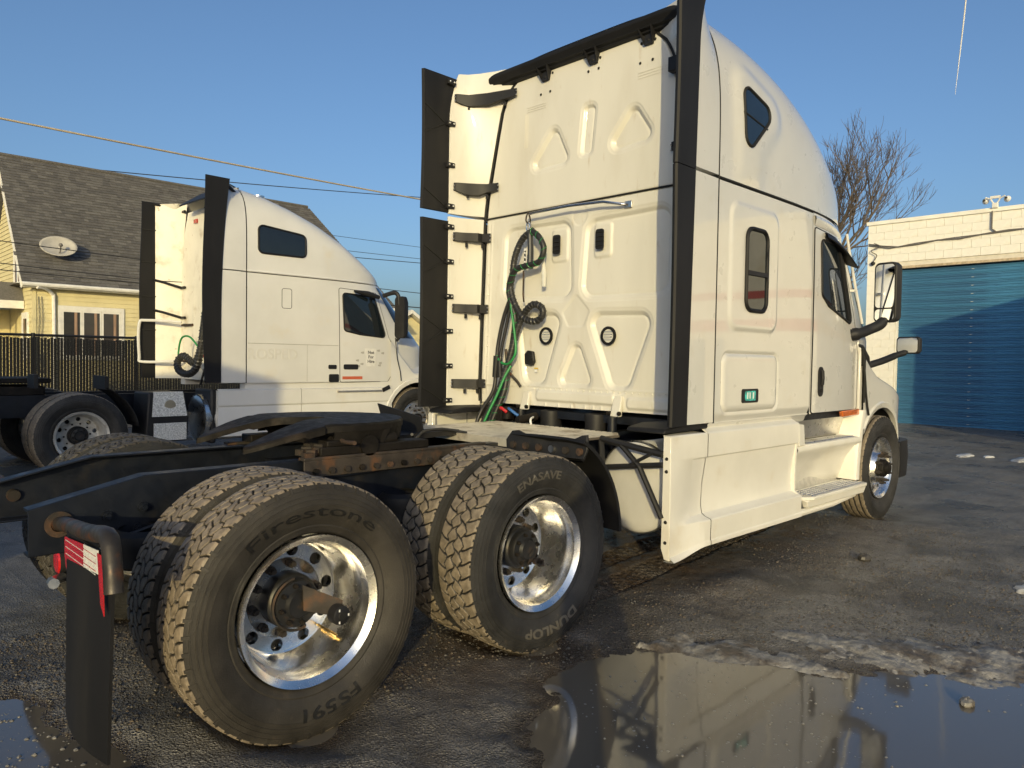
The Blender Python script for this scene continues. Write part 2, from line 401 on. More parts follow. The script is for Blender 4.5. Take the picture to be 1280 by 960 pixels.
# ================================================================== MAIN TRUCK
T1 = empty('semi_truck', (0,0,0), label='large white sleeper semi truck in the foreground, seen from its right rear corner', cat='semi truck')
X0, XP, ZS = 3.0, 2.94, 2.75     # sleeper rear corner, rear wall, roof seam height
def sdf_poly(P, poly):
    """signed distance (negative inside) of points P[...,2] to polygon"""
    P = np.asarray(P, float); d = np.full(P.shape[:-1], 1e9); s = np.ones(P.shape[:-1]); n = len(poly)
    poly = np.asarray(poly, float)
    for i in range(n):
        a = poly[i]; b = poly[i-1]; e = b-a; w = P-a
        t = np.clip((w@e)/(e@e), 0, 1); q = w-t[..., None]*e; d = np.minimum(d, (q**2).sum(-1))
        c1 = P[..., 1] >= a[1]; c2 = P[..., 1] < b[1]; c3 = e[0]*w[..., 1] > e[1]*w[..., 0]
        flip = (c1 & c2 & c3) | (~c1 & ~c2 & ~c3); s = np.where(flip, -s, s)
    return s*np.sqrt(d)
def inset(poly, r):
    c = np.mean(poly, 0); out = []
    poly = np.asarray(poly, float); n = len(poly)
    # offset every edge inward by r, intersect neighbours
    area = sum(poly[i-1][0]*poly[i][1]-poly[i][0]*poly[i-1][1] for i in range(n)); sg = 1 if area > 0 else -1
    L = []
    for i in range(n):
        a = poly[i]; b = poly[(i+1) % n]; e = (b-a)/np.linalg.norm(b-a); nn = np.array([-e[1], e[0]])*sg; L.append((a+nn*r, e))
    for i in range(n):
        (p, d), (q, e) = L[i-1], L[i]; M_ = np.array([d, -e]).T; t = np.linalg.solve(M_, q-p); out.append(p+d*t[0])
    return np.array(out)
def rsdf(P, poly, r): return sdf_poly(P, inset(poly, r))-r
def sst(x, a, b):
    t = np.clip((x-a)/(b-a), 0, 1); return t*t*(3-2*t)
def rpoly(poly, r, n=6):
    """rounded convex polygon outline"""
    ins = inset(poly, r); area = sum(poly[i-1][0]*poly[i][1]-poly[i][0]*poly[i-1][1] for i in range(len(poly))); sg = 1 if area > 0 else -1
    out = []; m_ = len(poly)
    for i in range(m_):
        a = np.array(poly[i])-np.array(poly[i-1]); b = np.array(poly[(i+1) % m_])-np.array(poly[i])
        n1 = math.atan2(-a[0]*sg, a[1]*sg); n2 = math.atan2(-b[0]*sg, b[1]*sg); d = (n2-n1+PI) % (2*PI)-PI
        for k in range(n+1):
            q = n1+d*k/n; out.append((ins[i][0]+r*math.cos(q), ins[i][1]+r*math.sin(q)))
    return out
def W1(x, z=2.75):
    xe = 5.74+np.clip(2.75-np.asarray(z, float), 0, 1)*.9
    t = np.clip((np.asarray(x, float)-3.2)/(xe-3.2), 0, 1); return 1.2*(1-t**4.143)**.2
def ZC1(x):
    t = np.clip((np.asarray(x, float)-2.6)/3.14, 0, 1); return 2.75+1.27*(1-t**2.982)**(1/.9)
def Y1(x, z):
    x = np.asarray(x, float); z = np.asarray(z, float)
    up = np.clip((z-2.75)/np.maximum(ZC1(x)-2.75, 1e-4), 0, 1)
    return W1(x, z)*(1-up**4.5)**(1/4.5)-.012*np.clip((1.6-z)/.5, 0, 1)**2*0
def ruled(poly, yf, off=.004, depth=.01, rows=14, cols=10, sgn=-1):
    """patch of outline poly in (x,z) laid on the side surface yf(x,z), proud by off, with edges going in by depth"""
    P = np.asarray(poly, float); z0, z1 = P[:, 1].min(), P[:, 1].max()
    zz = z0+(z1-z0)*(.5-.5*np.cos(np.linspace(.06, PI-.06, rows))); G = []
    for z in zz:
        xs = []
        for i in range(len(P)):
            a, b = P[i-1], P[i]
            if (a[1]-z)*(b[1]-z) <= 0 and abs(a[1]-b[1]) > 1e-9: xs.append(a[0]+(b[0]-a[0])*(z-a[1])/(b[1]-a[1]))
        x0, x1 = min(xs), max(xs); X = np.linspace(x0, x1, cols)
        G.append([(x, sgn*(float(yf(x, z))+off), z) for x in X])
    mb = MB(); mb.grid(G); R, C = rows, cols
    loop = [(0, j) for j in range(C)]+[(i, C-1) for i in range(1, R)]+[(R-1, j) for j in range(C-2, -1, -1)]+[(i, 0) for i in range(R-2, 0, -1)]
    vs = [G[i][j] for i, j in loop]; n = len(vs)
    mb.add(vs+[(x, y-sgn*depth, z) for x, y, z in vs], [(k, (k+1) % n, n+(k+1) % n, n+k) for k in range(n)])
    return mb
def outline_tube(poly, yf, r, off=0., sgn=-1, n=6, closed=True):
    return MB().tube([(x, sgn*(float(yf(x, z))+off), z) for x, z in poly], r, n=n, closed=closed)
def dens(poly, d=.06, closed=True):
    out = []; m_ = len(poly)
    for i in range(m_ if closed else m_-1):
        a = np.array(poly[i]); b = np.array(poly[(i+1) % m_]); k = max(1, int(np.linalg.norm(b-a)/d))
        for j in range(k): out.append(tuple(a+(b-a)*j/k))
    if not closed: out.append(tuple(poly[-1]))
    return out

# ---- roof cap
nx, nth = 90, 121
xs = X0+(5.739-X0)*np.sin(np.linspace(0, PI/2, nx))
th = np.linspace(0, PI, nth); G = np.zeros((nx, nth, 3))
for i, x in enumerate(xs):
    w = float(W1(x)); h = float(ZC1(x))-2.75
    c = np.cos(th); s = np.sin(th)
    G[i, :, 0] = x; G[i, :, 1] = -np.sign(c)*w*np.abs(c)**(2/4.5); G[i, :, 2] = 2.762+h*np.abs(s)**(2/4.5)
win_tri = [(3.30,3.49),(3.74,3.36),(3.72,3.27),(3.42,3.01),(3.29,2.98),(3.22,3.14)]
win_tri = [(3.30,3.50),(3.80,3.34),(3.34,2.93)]
d = sdf_poly(G[..., [0, 2]], inset(win_tri, .06))-.06
bulge = .022*sst(-d, -.16, -.05)
side = (np.abs(G[..., 1]) > .8)
G[..., 1] += np.where(side, np.sign(G[..., 1])*bulge, 0)
roof = MB(); roof.grid(G)
ob('roof_cap', roof, paint, T1, 60)
# ---- lower cab shell (both sides and front), superellipse plan
phi = np.concatenate([np.linspace(0, PI/2, 110)]); zz = np.linspace(1.10, 2.742, 150)
def plan(z):
    xe = 5.74+min(max(2.75-z, 0), 1)*.9
    t = np.sin(phi)**(2/4.143); return 3.2+(xe-3.2)*t, 1.2*np.cos(phi)**(2/5.)
# right wall with pressed details between X0 and 4.50
xs = np.arange(X0, 4.501, .0102); zs = np.arange(1.105, 2.7401, .0102)
XX, ZZ = np.meshgrid(xs, zs, indexing='ij'); Pxz = np.stack([XX, ZZ], -1)
pw = [(3.16,2.62),(3.86,2.62),(3.86,1.745),(3.16,1.745)]           # raised window surround
hat = [(3.10,1.575),(3.92,1.575),(3.92,1.165),(3.10,1.165)]        # luggage hatch
dp = rsdf(Pxz, pw, .10); dh = rsdf(Pxz, hat, .07)
e = .016*sst(-dp, -.022, .022)
e -= .012*np.exp(-(dh/.011)**2)
e += .006*sst(-dh, .0, .05)
e -= .018*sst(ZZ, 1.17, 1.10)
YY = -(Y1(XX, ZZ)+e)
swr = MB(); swr.grid(np.stack([XX, YY, ZZ], -1)); ob('sleeper_wall', swr, paint, T1, 60, label='right sleeper wall with pressed panels')
G = np.stack([XX[::6, ::8], Y1(XX[::6, ::8], ZZ[::6, ::8]), ZZ[::6, ::8]], -1); ob('sleeper_wall', MB().grid(G), paint, T1, 60)
# front part of the cab, x > 4.5, wrapping round the windscreen
G = []
for z in np.linspace(1.10, 2.745, 60):
    px, py = plan(z); k = px >= 4.505
    px = np.concatenate([[4.505], px[k]]); py = np.concatenate([[float(W1(4.505, z))], py[k]])
    # resample to fixed count by arc length
    s_ = np.concatenate([[0], np.cumsum(np.hypot(np.diff(px), np.diff(py)))]); u = np.linspace(0, s_[-1], 70)
    px, py = np.interp(u, s_, px), np.interp(u, s_, py)
    G.append([(a, -b, z) for a, b in zip(px, py)]+[(a, b, z) for a, b in zip(px[::-1][1:], py[::-1][1:])])
ob('cab_shell', MB().grid(G), paint, T1, 60)
Gf = np.array(G); wsg = Gf[28:57, 34:105].copy(); cen = np.array([4.6, 0, 0])
nrm = wsg-np.array([4.0, 0, 0]); nrm[..., 2] = 0; nrm /= np.linalg.norm(nrm, axis=-1, keepdims=True); wsg += nrm*.006
ob('windscreen', MB().grid(wsg), glass, T1, 60)
# white ledge under the roof seam (drip channel) and the dark seam itself
def side_curve(z, x0, x1, n=60, off=0., sg=-1):
    return [(x, sg*(float(W1(x, min(z, 2.75)))+off), z) for x in np.linspace(x0, x1, n)]
for sg in (-1, 1):
    ob('roof_seam', MB().tube([(x, sg*(float(W1(x))-.002), 2.752-.10*max(0, (x-4.6)/1.1)**2) for x in np.linspace(X0, 5.70, 70)], .0085, n=6), gasket, T1)
ob('corner_seam', MB().tube([(X0-.002, -(float(Y1(X0, z))-.003), z) for z in np.linspace(1.10, 3.72, 60)], .0075, n=6), gasket, T1)
ob('door_header', MB().grid([[(x, -(float(W1(x, 2.7))+o), z-.10*max(0, (x-4.6)/1.1)**2) for x in np.linspace(4.53, 5.45, 30)] for o, z in ((.0,2.725),(.014,2.72),(.020,2.70),(.006,2.645),(.0,2.645))]), paint, T1, 60)

# ---- door
door = [(4.535,2.63),(5.08,2.61),(5.28,2.53),(5.53,1.95),(5.62,1.66),(5.655,1.60),(5.645,1.10),(4.525,1.105)]
yd = lambda x, z: Y1(x, z)
dr = ob('door', ruled(rpoly(door, .03, 3), yd, .006, .02, rows=60, cols=40), paint, T1, 60)
ob('door_gap', outline_tube(dens(rpoly(door, .03, 3), .05), yd, .007, .0015), gasket, dr)
dwin = [(4.665,2.545),(5.04,2.55),(5.24,2.45),(5.44,1.865),(4.84,2.005),(4.69,2.09)]
dwr = rpoly(dwin, .05, 5)
ob('door_window', ruled(dwr, yd, .010, .012, rows=40, cols=24), glass, dr, 60)
ob('window_seal', outline_tube(dens(dwr, .04), yd, .011, .009), blackr, dr, 60)
ob('vent_pane_bar', MB().tube([(5.13,-float(yd(5.13,2.5))-.016,2.50),(5.33,-float(yd(5.33,1.92))-.016,1.905)], .013, n=6), blackr, dr)
# visor over the window
vs = []
for s in np.linspace(0, 1, 12):
    x = 4.74+.66*s; z = 2.60-.05*s-.12*s*s; y = -float(yd(x, min(z, 2.7)))
    vs.append([(x, y-.004, z+.012), (x, y-.03-.05*s, z+.004), (x, y-.045-.075*s, z-.03-.02*s), (x, y-.040-.07*s, z-.036-.02*s), (x, y-.004, z-.012)])
ob('window_visor', MB().grid(vs, cv=True), blackp, dr, 50)
hx, hz = 4.70, 1.365
hp = rpoly([(hx-.052,hz+.125),(hx+.052,hz+.125),(hx+.052,hz-.125),(hx-.052,hz-.125)], .05, 6)
h_ = ob('door_handle', ruled(hp, yd, .014, .012, 20, 8), blackp, dr, 60)
ob('lock_cylinder', MB().cyl((hx,-1.19,hz-.075),(hx,-1.216,hz-.075), .014, n=14), gasket, dr)
ob('handle_grip', MB().tube([(hx+.01,-1.195,hz+.10),(hx+.01,-1.212,hz+.085),(hx+.01,-1.216,hz+.03),(hx+.01,-1.212,hz-.02),(hx+.01,-1.195,hz-.03)], .016, n=8), blackp, dr)
# ---- sleeper windows and hatch
slw = rpoly([(3.36,2.465),(3.665,2.465),(3.665,1.885),(3.36,1.885)], .075, 6)
yraised = lambda x, z: Y1(x, z)+.016
w_ = ob('sleeper_window', ruled(slw, yraised, .006, .01, 30, 10), glass, T1, 60)
ob('window_seal', outline_tube(dens(slw, .04), yraised, .016, .006), blackr, w_, 60)
ob('window_bar', MB().box(3.37,3.655,-1.236,-1.222,2.135,2.165), blackp, w_)
wt = rpoly([(3.275,3.455),(3.735,3.34),(3.31,2.945)], .075, 7)
ytri = lambda x, z: Y1(x, z)+.013
w_ = ob('roof_window', ruled(wt, ytri, .012, .05, 36, 16), glass_blue, T1, 60, label='rounded triangular blue tinted roof window')
ob('window_seal', outline_tube(dens(wt, .04), ytri, .012, .012), gasket, w_, 60)
ob('window_bar', outline_tube(dens([(3.275,3.248),(3.615,3.200)], .05, False), ytri, .006, .013, closed=False), gasket, w_)
lbl = ob('hatch_label', ruled(rpoly([(3.36,1.325),(3.60,1.325),(3.60,1.225),(3.36,1.225)], .012, 3), lambda x, z: Y1(x, z)+.006, .006, .006, 6, 6), blackp, T1)
ob('label_print', ruled(rpoly([(3.40,1.31),(3.555,1.31),(3.555,1.24),(3.40,1.24)], .006, 2), lambda x, z: Y1(x, z)+.006, .0095, .003, 5, 5), teal, lbl)
for x_ in (3.43, 3.465, 3.515): ob('label_print', MB().box(x_-.007,x_+.007,-1.2185,-1.2162,1.255,1.30), whitest, lbl)

# ---- pressed rear wall
ye_pts = [(1.10,1.10),(1.29,1.112),(2.73,1.062),(2.90,1.04),(3.10,.99),(3.40,.92),(3.62,.865),(3.74,.81),(3.80,.76),(3.84,.70)]
def ye(z): return np.interp(z, [p[0] for p in ye_pts], [p[1] for p in ye_pts])
nz, ny = 345, 281
zs = np.linspace(1.135, 3.84, nz); us = np.linspace(-1, 1, ny)
ZZ = np.repeat(zs[:, None], ny, 1); YY = us[None]*ye(ZZ)
# bottom edge notched
P2 = np.stack([YY, ZZ], -1)
e = np.zeros_like(YY)
def rec(poly, r, dpt=.022, ramp=.05, line=True):
    global e
    dd = rsdf(P2, poly, r); t = np.clip(-dd/ramp, -.12, 1.12); t = .5*(np.sqrt(t*t+.006)+1-np.sqrt((1-t)**2+.006)); e = e-dpt*1.35*t-.0060*np.exp(-((dd-.004)/.0065)**2)-.0050*np.exp(-((dd+ramp)/.007)**2)
rec([(.247,3.44),(.05,3.055),(.60,3.04)], .075, .024, .040)
rec([(-.53,3.43),(-.755,3.09),(-.20,3.04)], .08, .024, .040)
rec([(-.045,3.49),(-.18,3.475),(-.14,3.085),(-.005,3.09)], .05, .020, .03)
rec([(.82,2.645),(.05,2.635),(.025,1.985),(.85,2.01)], .12, .022, .036)
rec([(-.085,2.61),(-.885,2.63),(-.86,1.97),(-.035,1.98)], .12, .022, .036)
for pl in ([(.275,2.56),(.105,2.56),(.105,2.30),(.275,2.30)], [(-.165,2.56),(-.335,2.555),(-.33,2.30),(-.165,2.30)]):
    dd = rsdf(P2, pl, .03); e = e+.012*sst(-dd, -.01, .012)
dd = rsdf(P2, [(-.009,2.03),(-.145,1.895),(-.085,1.775),(.075,1.778),(.14,1.892)], .03); e = e-.005*sst(-dd, -.006, .006)
dd = (((YY+.03)/.075)**2+((ZZ-2.645)/.085)**2)**.5; e = e-.004*sst(1-dd, -.06, .06)*(ZZ < 2.73)
rec([(.68,1.92),(.11,1.91),(.32,1.285),(.57,1.285)], .11, .026, .042)
rec([(-.085,1.905),(-.77,1.885),(-.535,1.28),(-.34,1.283)], .11, .026, .042)
rec([(-.016,1.745),(-.215,1.29),(.20,1.295)], .07, .022, .036)
# lower beam
e = e+.020*sst(-rsdf(P2, [(.40,1.265),(-.41,1.265),(-.41,1.18),(.40,1.18)], .03), -.012, .015)
e = e+.018*sst(-rsdf(P2, [(-.52,1.24),(-1.0,1.24),(-1.0,1.16),(-.52,1.16)], .03), -.012, .015)
e = e+.006*np.exp(-((ZZ-1.292)/.006)**2)
for yy_ in (-.28, -.2, -.12, .02, .16, .3): e = e+.008*np.exp(-((YY-yy_)/.008)**2)*(ZZ < 1.165)
# vertical flange beads at the sides
for k in (.945, .905): e = e+.008*np.exp(-((np.abs(us)[None]-k)/.006)**2)*(ZZ < 2.70)*(ZZ > 1.2)
e = e-.03*sst(np.abs(us)[None]+0*ZZ, .965, 1.0)
# seam groove
e = e-.016*np.exp(-((ZZ-ZS+.012)/.007)**2)
e = e+.0015*np.sin(YY*9+ZZ*4)*np.sin(ZZ*6)
rp = MB(); rp.grid(np.stack([XP-e, YY, ZZ], -1))
RP = ob('rear_wall', rp, paint_rear, T1, 70, label='cream lit rear wall of the sleeper with pressed recesses')
def on_rear(y, z, off=0.): return (XP-off, y, z)
ob('roof_seam', MB().tube([(XP-.001, y, ZS-.012) for y in np.linspace(-1.06, 1.06, 8)], .0075, n=6), gasket, RP)
for sg in (-1, 1):
    ob('corner_seam', MB().tube([(XP+.005, sg*(float(ye(z))+.004), z) for z in np.linspace(1.14, 3.83, 40)], .011, n=6), gasket, RP)
for (yc, zc_) in ((.19,2.433), (-.249,2.43)):
    v_ = MB().prism([(XP-.012, yc+a, zc_+b) for a, b in rpoly([(-.038,-.077),(.038,-.077),(.038,.077),(-.038,.077)], .02, 4)], (-.010,0,0))
    vo = ob('air_vent', v_, blackp, RP)
    for k in range(4): ob('vent_louvre', MB().obox((XP-.023, yc, zc_-.05+.034*k), (.012,.062,.006), Matrix.Rotation(.6, 3, 'Y')), gasket, vo)
for (yc, zc_) in ((.31,1.708), (-.33,1.70)):
    vo = ob('round_vent', MB().lathe([(.05,.0),(.071,.0),(.071,-.012),(.052,-.014),(.05,.0)], (XP+.012,yc,zc_), 'X', 32), blackr, RP)
    ob('vent_cover', MB().lathe([(.0,-.004),(.052,-.004)], (XP+.012,yc,zc_), 'X', 28), paint_rear, vo)
    for k in range(4): ob('vent_louvre', MB().box(XP+.002,XP+.010,yc-.040,yc+.040,zc_-.032+.02*k,zc_-.026+.02*k), alloy2, vo)
    for k in range(4): ob('vent_screw', MB().cyl((XP+.004, yc+.061*math.cos(k*PI/2+.3), zc_+.061*math.sin(k*PI/2+.3)), (XP-.004, yc+.061*math.cos(k*PI/2+.3), zc_+.061*math.sin(k*PI/2+.3)), .006, n=8), gasket, vo)
lt = MB().prism([(XP+.01, .476+a, 1.53+b) for a, b in rpoly([(-.055,-.03),(-.03,-.065),(.05,-.055),(.055,.03),(.02,.06),(-.04,.05)], .01, 3)], (-.03,0,0))
lo = ob('latch_cover', lt, blackp, RP, bevel=.006)
ob('latch_boss', MB().cyl((XP-.02,.45,1.53),(XP-.035,.45,1.53), .016, n=12), gasket, lo)
ob('warning_sticker', MB().box(XP+.008,XP+.010,.395,.44,1.435,1.447), yellowst, RP)
ob('warning_sticker', MB().box(XP+.008,XP+.010,.405,.435,1.41,1.432), whitest, RP)
BOLT = mesh_of(MB().lathe([(0,-.007),(.007,-.006),(.010,-.002),(.011,.0)], (0,0,0), 'X', 10), 'bolt', gasket, 60)
for y, z in [(.393,3.816),(.277,3.816),(.403,3.672),(.3,3.673),(-.1,3.805),(-.21,3.801),(-.096,3.725),(-.196,3.724),(-.587,3.793),(-.704,3.792),(-.579,3.655),(-.686,3.654)]:
    b = link('bolt', BOLT, RP); b.location = (XP-.001, y, z)
BOLTW = mesh_of(MB().lathe([(0,-.006),(.005,-.005),(.008,0)], (0,0,0), 'X', 8), 'rivet', paint_rear, 60)
for k in range(24):
    b = link('rivet', BOLTW, RP); b.location = (XP-.001, .42-.058*k, 1.275)
for k in range(10):
    b = link('rivet', BOLTW, RP); b.location = (XP-.006, 1.00, 1.45+.09*k)
tape = pm('clear_tape_residue', (.74,.72,.66), .25, var=.05)
for a in ((.41,.405,.60,.42),):
    for k in range(3): ob('tape_line', MB().box(XP-.0022,XP-.001,.345,.56,3.558+k*.018,3.562+k*.018), tape, RP)
    for k in range(3): ob('tape_line', MB().box(XP-.0022,XP-.001,.545+k*.016,.549+k*.016,3.27,3.55), tape, RP)
    for k in range(3): ob('tape_line', MB().box(XP-.0022,XP-.001,-.83,-.56,3.545+k*.02,3.549+k*.02), tape, RP)
# roof trailing trim (black lip under the roof edge)
def trimprof(y):
    s = 1-(abs(y)/1.0)**6; return s
tg = []
for y in np.linspace(-.94, .94, 60):
    drop = .02*(abs(y)/.94)**30; k = 1.
    tg.append([(XP+.01, y, 3.835-drop*1.1), (XP-.03*k, y, 3.845-drop), (XP-.033*k, y, 3.856-drop), (XP-.06*k, y, 3.866-drop), (XP-.063*k, y, 3.878-drop), (XP-.088*k, y, 3.900-drop), (XP-.092*k, y, 3.925-drop), (XP-.085*k, y, 3.938-drop), (XP+.06, y, 3.942-drop), (XP+.06, y, 3.86-drop)])
tgm = MB().grid(tg, cv=True); tgm.add(tg[0], [tuple(range(len(tg[0])))]); tgm.add(tg[-1], [tuple(range(len(tg[0])))]); RT = ob('roof_trim', tgm, blackr, T1, 40)
for y in (.34, -.155, -.66):
    b_ = MB()
    for dy in (-.055, .055): b_.prism([(XP-.002,y+dy,3.855),(XP-.075,y+dy,3.872),(XP-.02,y+dy*.6,3.765),(XP-.002,y+dy*.6,3.765)], (0,.006,0))
    b_.box(XP-.022,XP-.014,y-.035,y+.035,3.765,3.83)
    bo = ob('trim_bracket', b_, blackp, RT); l2 = link('bolt', BOLT, bo); l2.location = (XP-.022, y, 3.79)
# ---- grab rail, hose hanger
gr = MB().tube([(XP-.002,-.50,2.655),(XP-.045,-.47,2.658),(XP-.085,-.33,2.688),(XP-.10,.0,2.70),(XP-.10,.42,2.695)], .011, n=10)
GR = ob('hose_hanger_rail', gr, chrome, T1)
ob('rail_mount', MB().box(XP-.012,XP-.001,-.535,-.47,2.632,2.682), alloy2, GR, bevel=.003)
ob('hanger_hook', MB().tube([(XP-.10+.022*math.cos(t), .43+.018*math.sin(t*2)*.4, 2.665+.042*math.sin(t)) for t in np.linspace(0, 2*PI, 18)][:-1], .007, n=6, closed=True), steel, GR)
ob('hanger_hook', MB().tube([(XP-.10, .43+.016*math.cos(t), 2.59+.04*math.sin(t)) for t in np.linspace(0, 2*PI, 18)][:-1], .006, n=6, closed=True), chrome, GR)
ob('hanger_spring', MB().tube([(XP-.10,.405,2.55),(XP-.10,.398,2.40),(XP-.10,.40,2.25)], .024, n=10), pm('dark_grey_sleeve', (.03,.034,.04), .4), GR)
ob('hanger_strap', MB().box(XP-.098,XP-.092,.448,.475,2.24,2.42), whitest, GR)
bt = ob('strap_print', MB().box(XP-.0995,XP-.0978,.452,.471,2.26,2.40), gasket, GR)
for k in range(4): ob('strap_print', MB().obox((XP-.1003,.4615,2.275+k*.036), (.001,.017,.013), Matrix.Rotation(.4, 3, 'X')), whitest, GR)
ob('hanger_strap', MB().tube([(XP-.095,.478,2.24),(XP-.09,.485,2.05),(XP-.09,.475,1.985)], .007, n=6), rust, GR)
ob('loose_strap', MB().tube([(XP-.06,.30,2.40),(XP-.055,.285,2.20),(XP-.055,.285,2.10)], [.006,.02,.018], n=8), pm('clear_plastic_strap', (.6,.6,.55), .15, spec=.6), GR)
def spline(pts, n=8):
    P = [np.array(p, float) for p in pts]; out = []
    for i in range(len(P)-1):
        p0, p1, p2, p3 = P[max(i-1, 0)], P[i], P[i+1], P[min(i+2, len(P)-1)]
        for k in range(n):
            t = k/n; out.append(.5*((2*p1)+(-p0+p2)*t+(2*p0-5*p1+4*p2-p3)*t*t+(-p0+3*p1-3*p2+p3)*t**3))
    out.append(P[-1]); return out
def wrapped_hose(name, pts, r, parent, mat, wrap=None, pitch=.05, wm=None):
    sp = spline(pts, 10); h = ob(name, MB().tube(sp, r, n=10), mat, parent, 60)
    if wrap:
        L = 0; hel = []; prev = np.array(sp[0])
        for i in range(len(sp)-1):
            a, b = np.array(sp[i]), np.array(sp[i+1]); d_ = np.linalg.norm(b-a); t = (b-a)/max(d_, 1e-6)
            e1 = np.cross(t, [1, .3, .2]); e1 /= np.linalg.norm(e1); e2 = np.cross(t, e1)
            for k in range(4):
                s = k/4; q = 2*PI*(L+d_*s)/pitch; hel.append(a+(b-a)*s+(e1*math.cos(q)+e2*math.sin(q))*(r*1.02))
            L += d_
        ob('spiral_wrap', MB().tube(hel, wrap, n=4), wm or gasket, h, 60)
    return h
hosem = pm('black_hose', (.02,.02,.021), .45, var=.2)
wrapm = pm('hose_wrap', (.05,.05,.048), .4, var=.2)
XH = XP-.09
wrapped_hose('air_hose', [(XH,.375,2.56),(XH-.01,.49,2.50),(XH-.02,.565,2.36),(XH-.02,.592,2.215),(XH-.02,.612,2.108),(XH-.02,.562,1.975),(XH-.01,.465,1.855),(XH,.345,1.822),(XH,.268,1.862),(XH,.266,1.925),(XH,.350,1.962),(XH+.005,.435,1.93),(XH+.01,.50,1.86),(XH,.555,1.74),(XH-.02,.60,1.55),(XH-.05,.66,1.35),(XH-.09,.73,1.12),(XH-.10,.76,.99)], .026, T1, hosem, .0045, .035, wrapm)
wrapped_hose('air_hose', [(XH-.03,.372,2.55),(XH-.035,.28,2.49),(XH-.03,.232,2.394),(XH-.03,.275,2.30),(XH-.035,.38,2.275),(XH-.04,.507,2.258),(XH-.04,.58,2.20),(XH-.03,.622,2.09),(XH-.02,.60,1.97),(XH-.01,.565,1.85),(XH,.60,1.65),(XH-.02,.63,1.45),(XH-.05,.64,1.25),(XH-.10,.70,1.05),(XH-.12,.72,.97)], .024, T1, hosem, .0028, .07, green)
wrapped_hose('green_air_line', [(XH-.03,.61,2.04),(XH-.035,.575,1.888),(XH-.035,.55,1.767),(XH-.035,.525,1.62),(XH-.04,.535,1.54),(XH-.05,.60,1.475),(XH-.05,.69,1.49),(XH-.04,.745,1.54)], .0105, T1, green)
wrapped_hose('green_air_line', [(XH-.06,.555,1.46),(XH-.10,.59,1.36),(XH-.14,.63,1.22),(XH-.18,.67,1.10),(XH-.22,.71,.97)], .011, T1, green)
wrapped_hose('electric_cable', [(XH-.02,.61,2.03),(XH-.02,.69,1.86),(XH-.02,.75,1.65),(XH-.03,.765,1.45),(XH-.05,.77,1.25),(XH-.10,.86,1.08),(XH-.14,.88,.97)], .017, T1, hosem)
wrapped_hose('electric_cable', [(XH-.02,.60,2.0),(XH-.015,.66,1.8),(XH-.02,.72,1.55),(XH-.03,.70,1.40),(XH-.05,.66,1.30),(XH-.09,.78,1.10),(XH-.12,.84,.97)], .014, T1, hosem)
ob('hose_bracket', MB().tube([(XP-.01,.575,1.283),(XP-.03,.60,1.33),(XP-.05,.70,1.42),(XP-.06,.71,1.60)], .012, n=8), steel, T1)
ob('cable_plug', MB().cyl((XH-.04,.745,1.54),(XH-.05,.755,1.36), .03, .024, n=12), blackp, T1)
ob('cable_plug', MB().cyl((XH-.05,.70,1.50),(XH-.06,.68,1.36), .022, n=12), blackp, T1)
